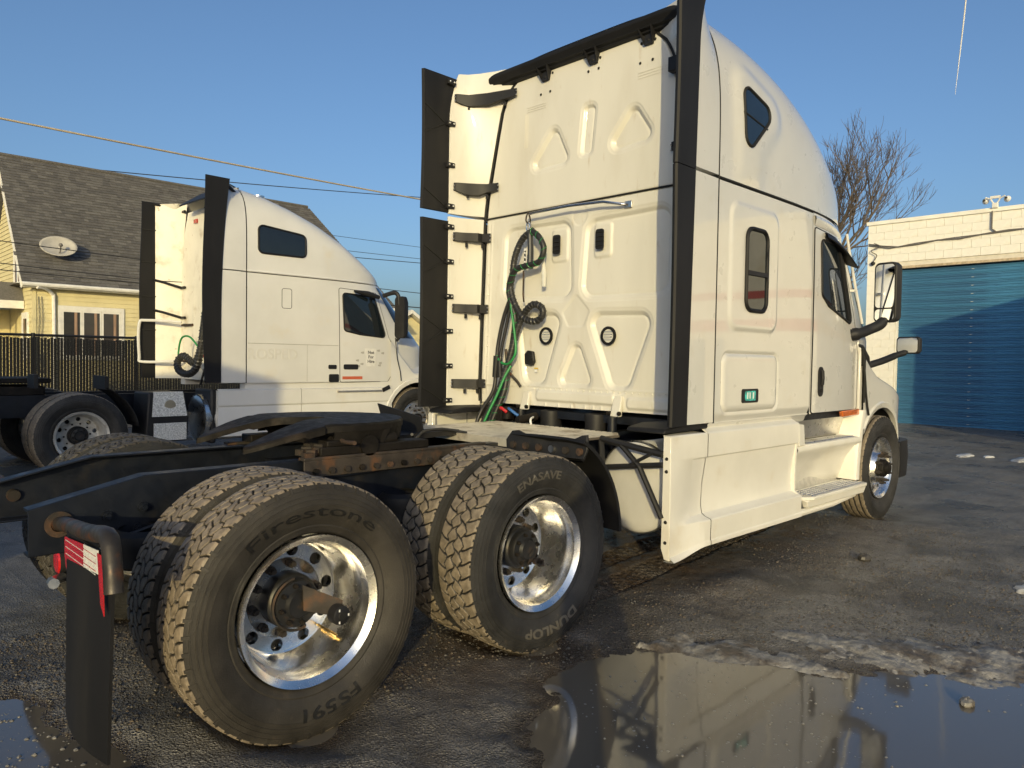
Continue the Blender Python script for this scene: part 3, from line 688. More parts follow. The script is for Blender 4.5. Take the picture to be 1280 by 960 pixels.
# ---- side fairings (both sides): outer + inner skin from the sleeper corner to the rear edge
def fairing(sg):
    zs = np.concatenate([np.linspace(1.105, 2.735, 18), np.linspace(2.765, 3.97, 26)])
    parts = []
    for lo_, hi_, nm in ((1.105, 2.74, 'side_fairing'), (2.765, 3.98, 'side_fairing')):
        G = []
        for z in np.linspace(lo_, hi_, 24):
            yb = float(Y1(X0, z)); yr = 1.205; xr = 2.63
            if z > 3.55: xr += .10*max(0, (z-3.55)/.43)**2
            yin = float(ye(z)) if z < 3.82 else float(ye(3.82))
            yb = max(yb, yin+.02)
            row = [(X0-.01, sg*yb, z)]
            for t in (.25, .5, .75, 1): row.append((X0-.01+(xr-X0+.01)*t, sg*(yb+(yr-yb)*(1-(1-t)**2)), z))
            row.append((xr-.006, sg*(yr-.014), z)); row.append((xr, sg*(yr-.030), z))
            for t in (.25, .5, .75, 1): row.append((xr+(XP+.01-xr)*t, sg*(yr-.03+(yin+.004-yr+.03)*t**1.7), z))
            G.append(row)
        mbf = MB(); mbf.grid(G, cv=True); mbf.add([tuple(p) for p in G[0]], [tuple(range(len(G[0])))]); mbf.add([tuple(p) for p in G[-1]], [tuple(range(len(G[-1])))])
        f = ob(nm, mbf, paint if sg < 0 else paint_rear, T1, 40, label='right cab side fairing' if sg < 0 else 'left cab side fairing, its inner face lit')
        parts.append(f)
    # black rubber extensions
    for lo_, hi_, nm in (((1.10, 2.70, 0), (2.775, 3.93, 1)) if sg > 0 else ((1.10, 2.738, 0), (2.744, 3.98, 1))):
        G = []
        for z in np.linspace(lo_, hi_, 14):
            s = (z-lo_)/(hi_-lo_); xw = 2.64 if sg > 0 else 2.645+.07*(z-1.1)/2.8; xr = (2.335 if sg > 0 else 2.455)+.012*math.sin(s*3)
            if z > 3.55: xw += .10*max(0, (z-3.55)/.43)**2
            G.append([(xw, sg*1.216, z), (.6*xw+.4*xr, sg*1.218, z), (xr+.012, sg*1.222, z), (xr, sg*1.21, z), (xr+.012, sg*1.185, z), (.6*xw+.4*xr, sg*1.186, z), (xw, sg*1.186, z)])
        mbf = MB(); mbf.grid(G, cv=True); mbf.add(G[0], [tuple(range(7))]); mbf.add(G[-1], [tuple(range(7))])
        ex = ob('fairing_extension', mbf, blackr, T1, 40)
        nb = 4 if nm else 6
        for k in range(nb):
            z = lo_+.05+(hi_-lo_-.10)*k/(nb-1)
            ob('extension_clip', MB().box(2.585,2.665,sg*1.150,sg*1.186,z-.02,z+.02), blackp, ex, bevel=.004)
            ob('clip_screw', MB().ball((2.60,sg*1.148,z), .009, 5), alloy2, ex); ob('clip_screw', MB().ball((2.645,sg*1.148,z), .009, 5), alloy2, ex)
            if k < nb-1 and sg > 0:
                dz = (hi_-lo_-.10)/(nb-1); up = .12 if k % 2 == 0 else dz-.12
                ob('stiffening_rib', MB().tube([(2.58,sg*1.184,z+(0 if k % 2 == 0 else dz)),(2.36,sg*1.184,z+up)], .006, n=5), gasket, ex)
    # support brackets inside
    for z in ((3.74, 2.985, 2.56, 1.94, 1.285) if sg > 0 else (2.985, 1.94)):
        big = z > 2.7; yi = float(ye(min(z, 3.8)))
        pts = [(2.665,sg*1.168), (2.70,sg*1.150), (2.78,sg*(1.10 if big else 1.11)), (2.86,sg*(1.045-(.10 if z > 3.5 else 0))), (XP-.028,sg*(yi-.02)), (XP-.018,sg*(yi-.13 if big else yi-.09))]
        G = []
        for i, (x, y) in enumerate(pts):
            hh = .046 if not big else (.040 if i in (0, 5) else (.046+.016*(i in (2, 3))))
            zt = z+.05; zb = zt-hh*1.7
            G.append([(x, y, zt), (x, y, zb), (x-.03*(1 if 0 < i < 5 else .15), y-sg*.018, zb+.004), (x-.03*(1 if 0 < i < 5 else .15), y-sg*.018, zt-.004)])
        mbb = MB(); mbb.grid(G, cv=True); mbb.add(G[0], [(0,1,2,3)]); mbb.add(G[-1], [(0,1,2,3)])
        br = ob('fairing_bracket', mbb, blackp, T1, 40)
        for i in (2, 4): ob('bracket_stud', MB().cyl((pts[i][0]-.01,pts[i][1],z-.045 if big else z-.035),(pts[i][0]-.01,pts[i][1],z-.075), .012, n=8), blackp, br)
        for i in (0, 5):
            for dz in (-.012, .022): ob('bracket_bolt', MB().ball((pts[i][0]-.012,pts[i][1]-sg*.018,z+dz), .0075, 4), alloy2, br)
for sg in (-1, 1): fairing(sg)
ob('fairing_clip', MB().box(XP-.07,XP-.005,-.93,-.86,3.50,3.60), blackp, T1, bevel=.006)
# ---- lower side skirts
SK = [(1.045,1.215),(1.035,1.222),(.90,1.222),(.885,1.221),(.872,1.206),(.70,1.180),(.56,1.174),(.50,1.186),(.485,1.206),(.470,1.252),(.462,1.258),(.335,1.256),(.325,1.262),(.300,1.262),(.295,1.25),(.295,1.18)]
def skirt(sg):
    def row(x):
        k = sst(x, 2.48, 2.92); r = []
        for z, y in SK:
            yy = y
            if z > .32 and z < .885: yy = 1.222+(y-1.222)*k + (.0 if z > .5 else .004*(1-k))
            zz = z
            if z < .34: zz = z-.045*(1-sst(x, 2.45, 2.85))
            r.append((x, sg*yy, zz))
        return r
    for x0, x1 in ((2.46, 2.895), (2.903, 4.27)):
        G = [row(x) for x in np.linspace(x0, x1, 26)]
        mbk = MB(); mbk.grid(G)
        s_ = ob('side_skirt', mbk, skirtp, T1, 28, label='lower right side skirt' if sg < 0 else None)
        if x0 < 2.5:
            fl = MB().prism([(2.46,sg*1.222,1.043),(2.46,sg*1.165,1.043),(2.46,sg*1.160,.33),(2.46,sg*1.185,.262),(2.46,sg*1.225,.258)], (.035,0,0))
            fo = ob('skirt_end', fl, skirtp, s_, bevel=.005)
            for z in (.90,.82,.50,.37): ob('skirt_bolt', MB().lathe([(0,-.009),(.008,-.008),(.012,0)], (2.46,sg*1.193,z), 'X', 10), gasket, s_)
            ob('skirt_top', MB().prism([(2.47,sg*1.218,1.040),(2.89,sg*1.218,1.040),(2.89,sg*1.10,1.046),(2.47,sg*1.16,1.046)], (0,0,-.012)), skirtp, s_)
        else:
            ob('skirt_top', MB().prism([(2.91,sg*1.218,1.040),(4.26,sg*1.218,1.040),(4.26,sg*1.12,1.10),(2.91,sg*1.12,1.10)], (0,0,-.012)), skirtp, s_)
            ob('skirt_end', MB().prism([(4.27,sg*1.221,1.04),(4.27,sg*1.10,1.04),(4.27,sg*1.10,.30),(4.27,sg*1.255,.30),(4.27,sg*1.255,.465),(4.27,sg*1.205,.50),(4.27,sg*1.205,.70)], (-.02,0,0)), skirtp, s_)
    # body sill above the skirt, sloping inwards
    ob('body_sill', MB().grid([[(x, sg*(float(W1(x,1.1))+a), z) for x in np.linspace(2.96, 4.50, 16)] for a, z in ((-.012,1.108),(-.012,1.10),(-.030,1.085),(-.040,1.055),(-.05,1.04))]), paint, T1, 40)
    ob('corner_cover', MB().prism([(2.43,sg*1.19,1.055),(2.95,sg*1.19,1.065),(2.95,sg*1.19,1.10),(2.60,sg*1.19,1.105),(2.45,sg*1.19,1.085)], (0,-sg*.30,0)), blackr, T1, bevel=.012)
for sg in (-1, 1): skirt(sg)
# ---- steps (right side, mirrored to the left)
perf = pm('perforated_step_tread', (.62,.60,.56), .36, metal=.6, var=.12, scale=20, rvar=.1)
def steps(sg):
    S = lambda y: sg*y
    bw = MB()
    # recess back wall with a curved belly, lofted
    prof = [(1.10,1.06),(1.02,1.00),(.90,.985),(.86,1.0)]
    G = [[(x, S(y), z) for z, y in prof] for x in np.linspace(4.28, 5.66, 10)]
    bw.grid(G); sw_ = ob('step_well', bw, skirtp, T1, 40, label='white step well under the right door' if sg < 0 else None)
    lo_ = MB(); prof2 = [(.845,1.205),(.82,1.215),(.795,1.205),(.76,1.16),(.66,1.10),(.52,1.055),(.455,1.02),(.44,.98)]
    G = [[(x, S(y-.05*math.exp(-((x-4.95)/.28)**2)*(z < .75)), z) for z, y in prof2] for x in np.linspace(4.28, 5.62, 26)]
    lo_.grid(G); ob('step_riser', lo_, skirtp, T1, 50)
    for nm, z, y0, y1, x0, x1 in (('upper', .852, .985, 1.205, 4.45, 5.56), ('lower', .432, 1.0, 1.275, 4.42, 5.60)):
        tr = ob('step_tread', MB().prism([(x0-.06,S(y0),z),(x1,S(y0),z),(x1+.04,S(y1-.07),z),(x1,S(y1),z),(x0+.05,S(y1),z),(x0-.10,S(y1-.12),z)], (0,0,-.03)), skirtp, T1, bevel=.006, label='%s white step' % nm)
        ob('tread_plate', MB().box(x0+.04,x1-.06,min(S(y0+.07),S(y1-.015)),max(S(y0+.07),S(y1-.015)),z,z+.006), perf, tr)
        for i in range(5):
            yy = y0+.085+(y1-y0-.115)*i/4; m_ = MB()
            for k in range(26):
                xx = x0+.07+(x1-x0-.16)*k/25; m_.lathe([(.016,0),(.012,.008),(.007,.009),(.006,.001),(0,.001)], (xx,S(yy),z+.006), 'Z', 8)
            ob('tread_studs', m_, alloy2, tr, 60, kind='stuff')
        if nm == 'lower':
            ob('step_edge', MB().prism([(x0-.02,S(y1-.03),z-.03),(x1,S(y1-.005),z-.03),(x1-.02,S(y1-.02),z-.095),(x0+.03,S(y1-.04),z-.095)], (0,-S(.05),0)), skirtp, tr, bevel=.008)
            ob('step_underside', MB().tube([(4.30,S(1.19),.30),(5.0,S(1.2),.305),(5.5,S(1.19),.33)], .03, n=10), skirtp, tr)
            ob('tread_plate', MB().prism([(x0-.02,S(1.02),z+.001),(x1-.05,S(1.02),z+.001),(x1-.12,S(1.0),z+.09),(x0+.02,S(1.0),z+.09)], (0,0,.006)), perf, tr)
    # front bulkhead of the step well, leaning round the front wheel
    fb = MB(); G = []
    for t in np.linspace(0, 1, 14):
        z = 1.09-.64*t; xa = 5.72-.12*math.sin(t*1.6)-.02
        G.append([(xa-.10*(1-t)-.02, S(1.0), z), (xa-.04, S(1.17), z), (xa-.028, S(1.195), z), (xa+.02, S(1.205), z), (xa+.045, S(1.195), z), (xa+.045, S(1.0), z)])
    fb.grid(G); ob('step_bulkhead', fb, skirtp, T1, 40)
    ob('sill_plate', MB().prism([(4.54,S(1.07),1.095),(5.60,S(1.07),1.095),(5.60,S(1.025),.87),(4.54,S(1.025),.87)], (0,-S(.004),0)), alloy2, T1)
    ob('well_side', MB().prism([(4.285,S(1.215),1.03),(4.40,S(1.205),1.02),(4.43,S(1.205),.85),(4.30,S(1.215),.85)], (0,-S(.2),0)), skirtp, T1, bevel=.006)
for sg in (-1, 1): steps(sg)
ob('side_marker', MB().prism([(5.20,-1.155,1.098),(5.64,-1.14,1.105),(5.66,-1.135,1.045),(5.24,-1.15,1.045)], (0,-.035,0)), orange, T1, bevel=.008)
# ---- bonnet and front wings
XW = 6.197
def hoodrow(x):
    Wh = 1.195*(1-max(0, (x-6.28)/1.19)**3.0)**(1/2.0) if x < 7.47 else .01
    zf = float(np.interp(x, [5.70,5.85,6.05,6.25,6.5,6.75,6.95,7.15,7.4], [1.63,1.53,1.43,1.38,1.32,1.24,1.13,1.0,.87]))
    zc_ = float(np.interp(x, [5.70,6.2,6.8,7.2,7.4], [1.86,1.76,1.56,1.30,1.0]))
    dx = x-XW; ra = .590
    zl = .505+math.sqrt(max(ra*ra-dx*dx, 0)) if abs(dx) < ra else 0
    zl = max(zl, .86 if dx < 0 else .70)
    zl = min(zl, zf-.10)
    pts = []
    pts.append((x, Wh-.05, zl)); pts.append((x, Wh-.004, zl+.002)); pts.append((x, Wh, zl+.012)); pts.append((x, Wh+.004, zl+.05)); pts.append((x, Wh-.012, zl+.062))
    for t in (.35, .7): pts.append((x, Wh-.012+.008*t, zl+.062+(zf-.06-zl-.062)*t))
    for t in np.linspace(0, 1, 7): q = t*PI/2; pts.append((x, Wh-.11+.106*math.cos(q), zf-.06+.06*math.sin(q)))
    for t in (.2, .4, .6, .8, 1): pts.append((x, (Wh-.11)*(1-t), zf+(zc_-zf)*(1-(1-t)**2)))
    return pts
xsH = np.linspace(5.70, 7.44, 60)
G = [[(x, -y, z) for x, y, z in hoodrow(xx)]+[(x, y, z) for x, y, z in hoodrow(xx)[::-1][1:]] for xx in xsH]
HD = ob('bonnet', MB().grid(G), paint, T1, 50)
ob('bonnet_gap', MB().tube([(5.70, -1.19, z) for z in np.linspace(1.16, 1.60, 10)], .009, n=6), gasket, HD)
ob('bonnet_gap', MB().tube([(5.665,-1.175,1.66),(5.675,-1.185,1.58),(5.69,-1.197,1.40),(5.715,-1.200,1.25),(5.76,-1.20,1.12),(5.80,-1.2,1.04)], .011, n=6), gasket, HD)
G = [[(x, s*y, z) for x, y, z in (( 5.60,1.12,1.06),(5.70,1.16,1.06),(5.72,1.165,1.3),(5.66,1.16,1.64))] for s in (-1,)]
ob('cowl_panel', MB().prism([(5.655,-1.05,1.08),(5.72,-1.05,1.08),(5.715,-1.05,1.62),(5.66,-1.05,1.68)], (0,-.115,0)), paint, T1, bevel=.01)
ob('cowl_vent', MB().prism([(5.675,-1.165,1.50),(5.70,-1.165,1.50),(5.70,-1.165,1.625),(5.675,-1.165,1.63)], (0,-.012,0)), gasket, HD)
ob('cowl_grille', MB().tube([(5.69,-1.12,1.70),(5.80,-1.11,1.68),(5.93,-1.12,1.58),(5.97,-1.13,1.50)], [.012,.03,.028,.012], n=8), blackp, HD)
ob('wing_liner', MB().lathe([(.585,-.22),(.60,-.06),(.60,.30)], (XW,-.92,.505), 'Y', 40, a0=.1, a1=PI*.92), blackp, T1)
ob('wing_liner', MB().lathe([(.60,-.30),(.60,-.06),(.585,.22)], (XW,.92,.505), 'Y', 40, a0=.1, a1=PI*.92), blackp, T1)
# bumper: dark, wraps round the corner
G = []
for t in np.linspace(0, 1, 30):
    q = -PI/2+PI*t; xx = 6.78+.70*max(0, math.cos(q))**.55; yy = 1.16*np.sign(math.sin(q))*abs(math.sin(q))**.6
    G.append([(xx-.06, yy*.95, .34), (xx, yy, .34), (xx+.02, yy*1.005, .55), (xx, yy, .72), (xx-.06, yy*.95, .72)])
ob('bumper', MB().grid(G), blackp, T1, 50)
ob('front_mud_guard', MB().prism([(6.74,-1.18,.72),(6.80,-1.18,.72),(6.81,-1.18,.40),(6.76,-1.18,.36),(6.71,-1.18,.38)], (0,.35,0)), blackr, T1, bevel=.01)
# ---- mirrors
def mirrors(sg):
    S = lambda y: sg*y
    b_ = MB().tube(spline([(5.44,S(1.10),1.775),(5.52,S(1.20),1.80),(5.60,S(1.24),1.83),(5.69,S(1.31),1.88),(5.73,S(1.33),1.93)], 5), [.085]+[.06]*4+[.048]*14+[.04]*2, n=10)
    arm = ob('mirror_arm', b_, blackp, T1, 60)
    ob('mirror_base', MB().prism([(5.36,S(1.08),1.70),(5.52,S(1.08),1.70),(5.50,S(1.10),1.82),(5.40,S(1.10),1.84)], (0,S(.07),0)), blackp, arm, bevel=.015)
    R = Matrix.Rotation(S(.18), 3, 'Z')
    c = Vector((5.77, S(1.345), 2.18))
    sec = rpoly([(-.105,-.275),(.105,-.275),(.105,.275),(-.105,.275)], .05, 5); G = []
    for dx, k in ((-.045,.94),(-.04,1.0),(.02,1.0),(.06,.93),(.085,.78),(.095,.4)): G.append([tuple(c+R @ Vector((dx, y*k, z*(1-(1-k)*.4)))) for y, z in sec])
    h = MB(); h.grid(G, cv=True); h.add(G[-1], [tuple(range(len(sec)))]); h.add(G[0], [tuple(range(len(sec)))])
    mh = ob('mirror_housing', h, blackp, T1, 50)
    gl = rpoly([(-.088,-.14),(.088,-.14),(.088,.255),(-.088,.255)], .035, 4)
    ob('mirror_glass', MB().prism([tuple(c+R @ Vector((-.046, y, z))) for y, z in gl], R @ Vector((-.004,0,0))), mirrorm, mh)
    gl = rpoly([(-.088,-.255),(.088,-.255),(.088,-.155),(-.088,-.155)], .03, 4)
    ob('mirror_glass', MB().prism([tuple(c+R @ Vector((-.046, y, z))) for y, z in gl], R @ Vector((-.004,0,0))), mirrorm, mh, label='small lower wide angle glass')
    # bonnet mirror
    arm2 = ob('bonnet_mirror_arm', MB().tube(spline([(6.10,S(1.05),1.50),(6.26,S(1.15),1.555),(6.42,S(1.23),1.615),(6.50,S(1.275),1.64)], 4), [.035]*8+[.03]*5, n=8), blackp, T1, 60)
    c2 = Vector((6.54, S(1.305), 1.715)); sec = rpoly([(-.115,-.085),(.115,-.085),(.115,.085),(-.115,.085)], .035, 5); G = []
    for dx, k in ((-.035,.95),(-.03,1.0),(.01,1.0),(.06,.8),(.08,.45)): G.append([tuple(c2+R @ Vector((dx, y*k, z*k))) for y, z in sec])
    h = MB(); h.grid(G, cv=True); h.add(G[-1], [tuple(range(len(sec)))]); h.add(G[0], [tuple(range(len(sec)))])
    m2 = ob('bonnet_mirror', h, blackp, T1, 50)
    ob('mirror_glass', MB().prism([tuple(c2+R @ Vector((-.0365, y, z))) for y, z in rpoly([(-.10,-.072),(.10,-.072),(.10,.072),(-.10,.072)], .03, 5)], R @ Vector((-.004,0,0))), mirrorm, m2)
for sg in (-1, 1): mirrors(sg)
ob('antenna_rod', MB().tube([(5.43,-1.095,2.70),(5.46,-1.11,2.55),(5.52,-1.145,2.25),(5.57,-1.175,2.02),(5.60,-1.19,1.89)], .012, n=8), paint, T1)
ob('rod_bracket', MB().box(5.50,5.545,-1.16,-1.05,2.18,2.20), paint, T1)

# ---- tank behind the skirt, brackets
tk = MB().lathe([(0,-.035),(.12,-.033),(.22,-.022),(.275,-.008),(.298,.006),(.305,.02),(.305,1.55),(.28,1.58),(0,1.6)], (2.58,-.865,.665), 'X', 56)
TK = ob('fuel_tank', tk, tankm, T1, 50)
ob('tank_rim', MB().lathe([(.300,0),(.312,0),(.312,.03),(.300,.03)], (2.595,-.865,.665), 'X', 56), alloy2, TK)
tk = MB().lathe([(0,-.035),(.12,-.033),(.22,-.022),(.275,-.008),(.298,.006),(.305,.02),(.305,1.55),(.28,1.58),(0,1.6)], (2.58,.865,.665), 'X', 40); ob('fuel_tank', tk, tankm, T1, 50)
sb = MB()
for a, b, r in (((2.42,-.70,.99),(2.46,-1.165,.925),.022), ((2.42,-.72,.80),(2.46,-1.165,.86),.018), ((2.43,-.86,.96),(2.44,-1.0,.835),.018), ((2.44,-1.0,.835),(2.46,-1.165,.52),.018), ((2.42,-.70,.99),(2.42,-.72,.74),.02), ((2.43,-.92,.83),(2.44,-1.10,.93),.012)):
    sb.tube([a, b], r, n=8)
ob('skirt_bracket', sb, blackp, T1)
# ---- chassis rails
def rail(sg):
    S = lambda y: sg*y
    ztop = lambda x: .985 if x > -.37 else .985-(-.37-x)*.225
    zbot = lambda x: .70
    xs_ = [-.80,-.78,-.37,-.30,.2,1,2,3,4,5,6,7.2]
    web = MB(); G = []
    for x in xs_:
        zt, zb = ztop(x), zbot(x); yo, yi = .43, .345
        G.append([(x,S(yi),zt),(x,S(yo),zt),(x,S(yo),zb),(x,S(yi),zb),(x,S(yi),zb+.01),(x,S(yo-.01),zb+.01),(x,S(yo-.01),zt-.01),(x,S(yi),zt-.01)])
    web.grid(G, cv=True); web.add(G[0], [(0,1,6,7),(1,2,5,6),(2,3,4,5)])
    r_ = ob('chassis_rail', web, framep, T1, 30, bevel=.004)
    return r_
RR = rail(-1); RL = rail(1)
for x, z in ((-.52,.83),(-.38,.85),(-.40,.76),(-.22,.78),(-.05,.86),(.10,.80),(.30,.86),(.45,.80)):
    for s in (-1,): ob('frame_bolt', MB().cyl((x,-.43,z),(x,-.448,z), .020, n=12), framep, RR); ob('frame_bolt', MB().cyl((x,-.448,z),(x,-.462,z), .013, n=6), framep, RR)
ob('rear_crossmember', MB().box(-.25,-.15,-.344,.344,.72,.86), framep, T1, bevel=.006)
ob('crossmember', MB().box(.55,.75,-.344,.344,.72,.90), framep, T1, bevel=.006)
ob('crossmember', MB().box(1.9,2.0,-.344,.344,.72,.90), framep, T1, bevel=.006)
for x in (0, 1.32):
    ob('axle', MB().lathe([(.07,-1.05),(.075,-.5),(.10,-.3),(.17,-.15),(.19,0),(.17,.15),(.10,.3),(.075,.5),(.07,1.05)], (x,0,.505), 'Y', 24), grease, T1)
    for sg in (-1, 1):
        ob('suspension_beam', MB().tube([(x-.42,sg*.50,.60),(x-.2,sg*.52,.53),(x,sg*.52,.56),(x+.25,sg*.5,.60),(x+.5,sg*.47,.66)], .045, n=8), framep, T1)
        ob('air_spring', MB().lathe([(.10,0),(.13,.02),(.125,.07),(.135,.10),(.125,.14),(.10,.16)], (x-.40,sg*.52,.62), 'Z', 20), blackr, T1)
        ob('shock_absorber', MB().cyl((x+.18,sg*.50,.86),(x+.12,sg*.56,.60), .035, n=12), framep, T1)
        ob('brake_chamber', MB().lathe([(.0,-.1),(.08,-.1),(.085,-.02),(.095,0),(.085,.02),(.08,.1),(0,.1)], (x+.25,sg*.36,.62), 'X', 18), framep, T1)
ob('torque_rod', MB().tube([(-.1,0,.72),(.5,.25,.80)], .03, n=8), framep, T1)
ob('brake_hose_fitting', MB().tube([(-.12,-.45,.78),(-.10,-.50,.79),(-.02,-.54,.80)], .022, n=8), framep, T1)
ob('brake_line', MB().tube(spline([(-.45,-.455,.74),(-.3,-.47,.78),(-.1,-.47,.81),(.3,-.46,.88),(.8,-.46,.90)], 4), .009, n=6), framep, T1)
# ---- fifth wheel rack (perforated rusty angle along the rail)
grease_rust = pm('greasy_rusty_steel', (.035,.028,.023), .6, var=.4, scale=12, col2=(.10,.05,.025), thr=(.54,.68), s2=9, bump=.001, bscale=80)
rk = MB().box(.36,1.58,-.475,-.415,.985,1.000); rk.box(.36,1.58,-.475,-.462,.90,.985)
RK = ob('slider_rack', rk, grease_rust, T1, bevel=.003)
for k in range(13): ob('rack_bolt', MB().cyl((.42+.09*k,-.475,.93),(.42+.09*k,-.495,.93), .016, n=6), rust if k % 3 else grease, RK)
rk = MB().box(.36,1.58,.415,.475,.985,1.000); ob('slider_rack', rk, rust, T1)
bx = MB().box(.46,1.15,-.46,-.33,1.000,1.045); bx.box(.50,.72,-.455,-.36,1.045,1.075); ob('fifth_wheel_base', bx, grease, T1, bevel=.006)
bx = MB().box(.46,1.15,.33,.46,1.000,1.045); ob('fifth_wheel_base', bx, grease, T1, bevel=.006)
ob('fifth_wheel_base', MB().box(.70,1.05,-.33,.33,1.000,1.03), grease, T1)
ob('slide_bar', MB().tube([(.55,-.40,1.06),(.95,-.40,1.06)], .035, n=12), grease, T1)
rb = MB()
for k in range(9): rb.obox((.40+.03*(k % 5),-.44+.012*k,1.008+.012*(k % 4)), (.05,.05,.03), Matrix.Rotation(k*.7, 3, 'Z'))
ob('rust_scale', rb, rust, T1)
# fifth wheel plate: horseshoe with sloping rear tongues
def fifth():
    cx, R_ = .70, .47
    def topz(x): return 1.160-.105*max(0, (.56-x)/.42)**1.35
    oy = lambda x: float(np.interp(x, [.13,.15,.19,.26,.36,.50], [.295,.32,.35,.385,.425,.452])) if x < .50 else R_*math.sqrt(max(0, 1-((x-cx)/(R_*1.05))**2))*(.975+.025*min(1, max(0, (x-.5)/.1)))
    iy = lambda x: float(np.interp(x, [.13,.15,.20,.36,.50,.62,.70,.735,.75], [.285,.262,.245,.195,.150,.085,.055,.02,.0]))
    pm_ = MB(); xs_ = list(np.linspace(.13, .80, 40))+list(.80+(.3934)*np.sin(np.linspace(.06, PI/2-.02, 22)))
    for sg in (-1, 1):
        ring = []
        for x in xs_:
            i_, o_ = iy(x), max(oy(x), iy(x)+.004); zt = topz(x); th_ = .03 if x < .4 else .042
            ring.append([(x, sg*i_, zt), (x, sg*(i_*.5+o_*.5), zt+.001), (x, sg*(o_-.012), zt), (x, sg*o_, zt-.010), (x, sg*o_, zt-th_), (x, sg*i_, zt-th_), (x, sg*i_, zt-.008)])
        pm_.grid(ring, cv=True); pm_.add(ring[0], [tuple(range(7))]); pm_.add(ring[-1], [tuple(range(7))])
    FW = ob('fifth_wheel_plate', pm_, grease, T1, 30, label='greasy dark horseshoe coupling plate')
    sk_ = MB()
    for sg in (-1, 1):
        G = []
        for q in np.linspace(.25, PI*.60, 18):
            x, y = cx+R_*math.cos(q)*1.05, R_*math.sin(q)*sg
            G.append([(x*.99+.007, y*.99, 1.122), (x*.985+.01, y*.97, 1.055 if q > .7 else 1.09)])
        sk_.grid(G)
        sk_.prism([(.56,sg*.44,1.12),(.90,sg*.44,1.12),(.84,sg*.44,1.02),(.78,sg*.44,.99),(.70,sg*.44,.99),(.63,sg*.44,1.03)], (0,-sg*.04,0))
        sk_.cyl((.745,sg*.40,1.04),(.745,sg*.475,1.04), .055, n=20)
    ob('plate_skirt', sk_, grease, FW, 40)
    ob('release_handle', MB().tube([(.60,-.35,1.08),(.58,-.50,1.07),(.57,-.60,1.075)], .011, n=8), rust, FW)
    ob('locking_jaw', MB().lathe([(.03,0),(.075,0),(.075,-.05),(.03,-.05)], (.80,0,1.15), 'Z', 20), grease, FW)
fifth()
# black flap standing in front of the coupling plate
ob('deck_guard', MB().prism([(1.38,.30,1.02),(1.38,.40,1.20),(1.42,-.02,1.135),(1.42,-.06,1.02)], (.012,.0,.0)), blackr, T1)
ob('cable_tray', MB().prism([(1.20,-.10,1.0),(1.75,-.02,1.0),(1.75,.16,1.0),(1.20,.10,1.0)], (0,0,.035)), blackp, T1)
wrapped_hose('loose_cable', [(1.15,-.30,1.06),(1.25,-.20,1.02),(1.4,-.10,1.05),(1.6,-.05,1.045),(1.75,-.1,1.02)], .009, T1, hosem)
# ---- catwalk deck: ribbed aluminium planks
DK = ob('catwalk_deck', MB().box(1.74,2.62,-.70,.50,.985,1.000), pm('groove_shade_deck_base', (.10,.085,.07), .7, var=.3), T1)  # groove shade between the planks is painted into this dark base colour
for k in range(24):
    y = -.675+.0495*k
    ob('deck_plank', MB().prism([(1.745,y-.020,1.0005),(1.745,y-.014,1.016),(1.745,y+.014,1.016),(1.745,y+.020,1.0005)], (.87,0,0)), deckm, DK)
ob('deck_lip', MB().box(1.725,1.742,-.70,.50,.965,1.016), deckm, T1)
ob('deck_lip', MB().box(1.73,2.62,.505,.52,.965,1.016), deckm, T1)
# ---- quarter fender ahead of the front drive wheel
qf = MB(); G = []
for q in np.linspace(math.radians(2), math.radians(62), 24):
    r = .645; G.append([(1.32+(r+dr)*math.cos(q), y, .505+(r+dr)*math.sin(q)) for y, dr in ((-1.225,-.02),(-1.225,.0),(-1.1,.006),(-.9,.006),(-.66,.0),(-.66,-.012),(-.9,-.008),(-1.1,-.008))])
qf.grid(G, cv=True); qf.add(G[0], [tuple(range(8))]); qf.add(G[-1], [tuple(range(8))])
QF = ob('quarter_fender', qf, blackr, T1, 50)
pl = MB().prism([(1.615,-.62,.96),(1.615,-.615,1.03),(1.62,-.66,1.085),(1.63,-.70,1.09),(1.64,-.80,1.055),(1.65,-.95,1.045),(1.655,-1.08,1.055),(1.66,-1.17,1.095),(1.662,-1.205,1.10),(1.655,-1.215,1.02),(1.64,-1.20,.965)], (.018,0,0))
FP = ob('fender_plate', pl, blackp, QF, bevel=.004)
for k in range(6):
    y = -.68-.098*k; ob('plate_bolt', MB().cyl((1.622+.006*k,y,1.005),(1.604+.006*k,y,1.005), .021, n=16), rust if k != 3 else alloy2, QF)
ob('fender_post', MB().tube([(1.72,-.45,.93),(1.72,-.70,.95),(1.70,-1.15,.97)], .024, n=8), blackp, T1)
# ---- under the back of the cab
for y in (.50, -.45):
    sh = ob('cab_shock', MB().cyl((2.86,y,1.10),(2.86,y,.94), .036, n=14), framep, T1)
    ob('shock_rod', MB().cyl((2.86,y,.94),(2.86,y,.86), .022, n=12), blackp, sh)
    mk = MB().prism([(XP-.055,y-.045,1.10),(XP-.055,y+.045,1.10),(XP-.02,y+.035,1.25),(XP-.02,y-.035,1.25)], (.03,0,0)); ob('shock_mount', mk, paint_rear, sh, bevel=.006)
    ob('mount_bolt', MB().cyl((XP-.06,y-.05,1.125),(XP-.075,y-.05,1.125), .016, n=10), grease, sh); ob('mount_bolt', MB().cyl((XP-.06,y+.05,1.125),(XP-.075,y+.05,1.125), .016, n=10), grease, sh)
for y in (.27, -.20): ob('cab_air_spring', MB().lathe([(.05,0),(.085,.01),(.09,.05),(.085,.09),(.09,.13),(.085,.17),(.05,.18)], (2.98,y,.93), 'Z', 24), blackp, T1)
ob('cab_crossbeam', MB().box(2.92,3.05,-.9,.9,.82,.93), framep, T1, bevel=.008)
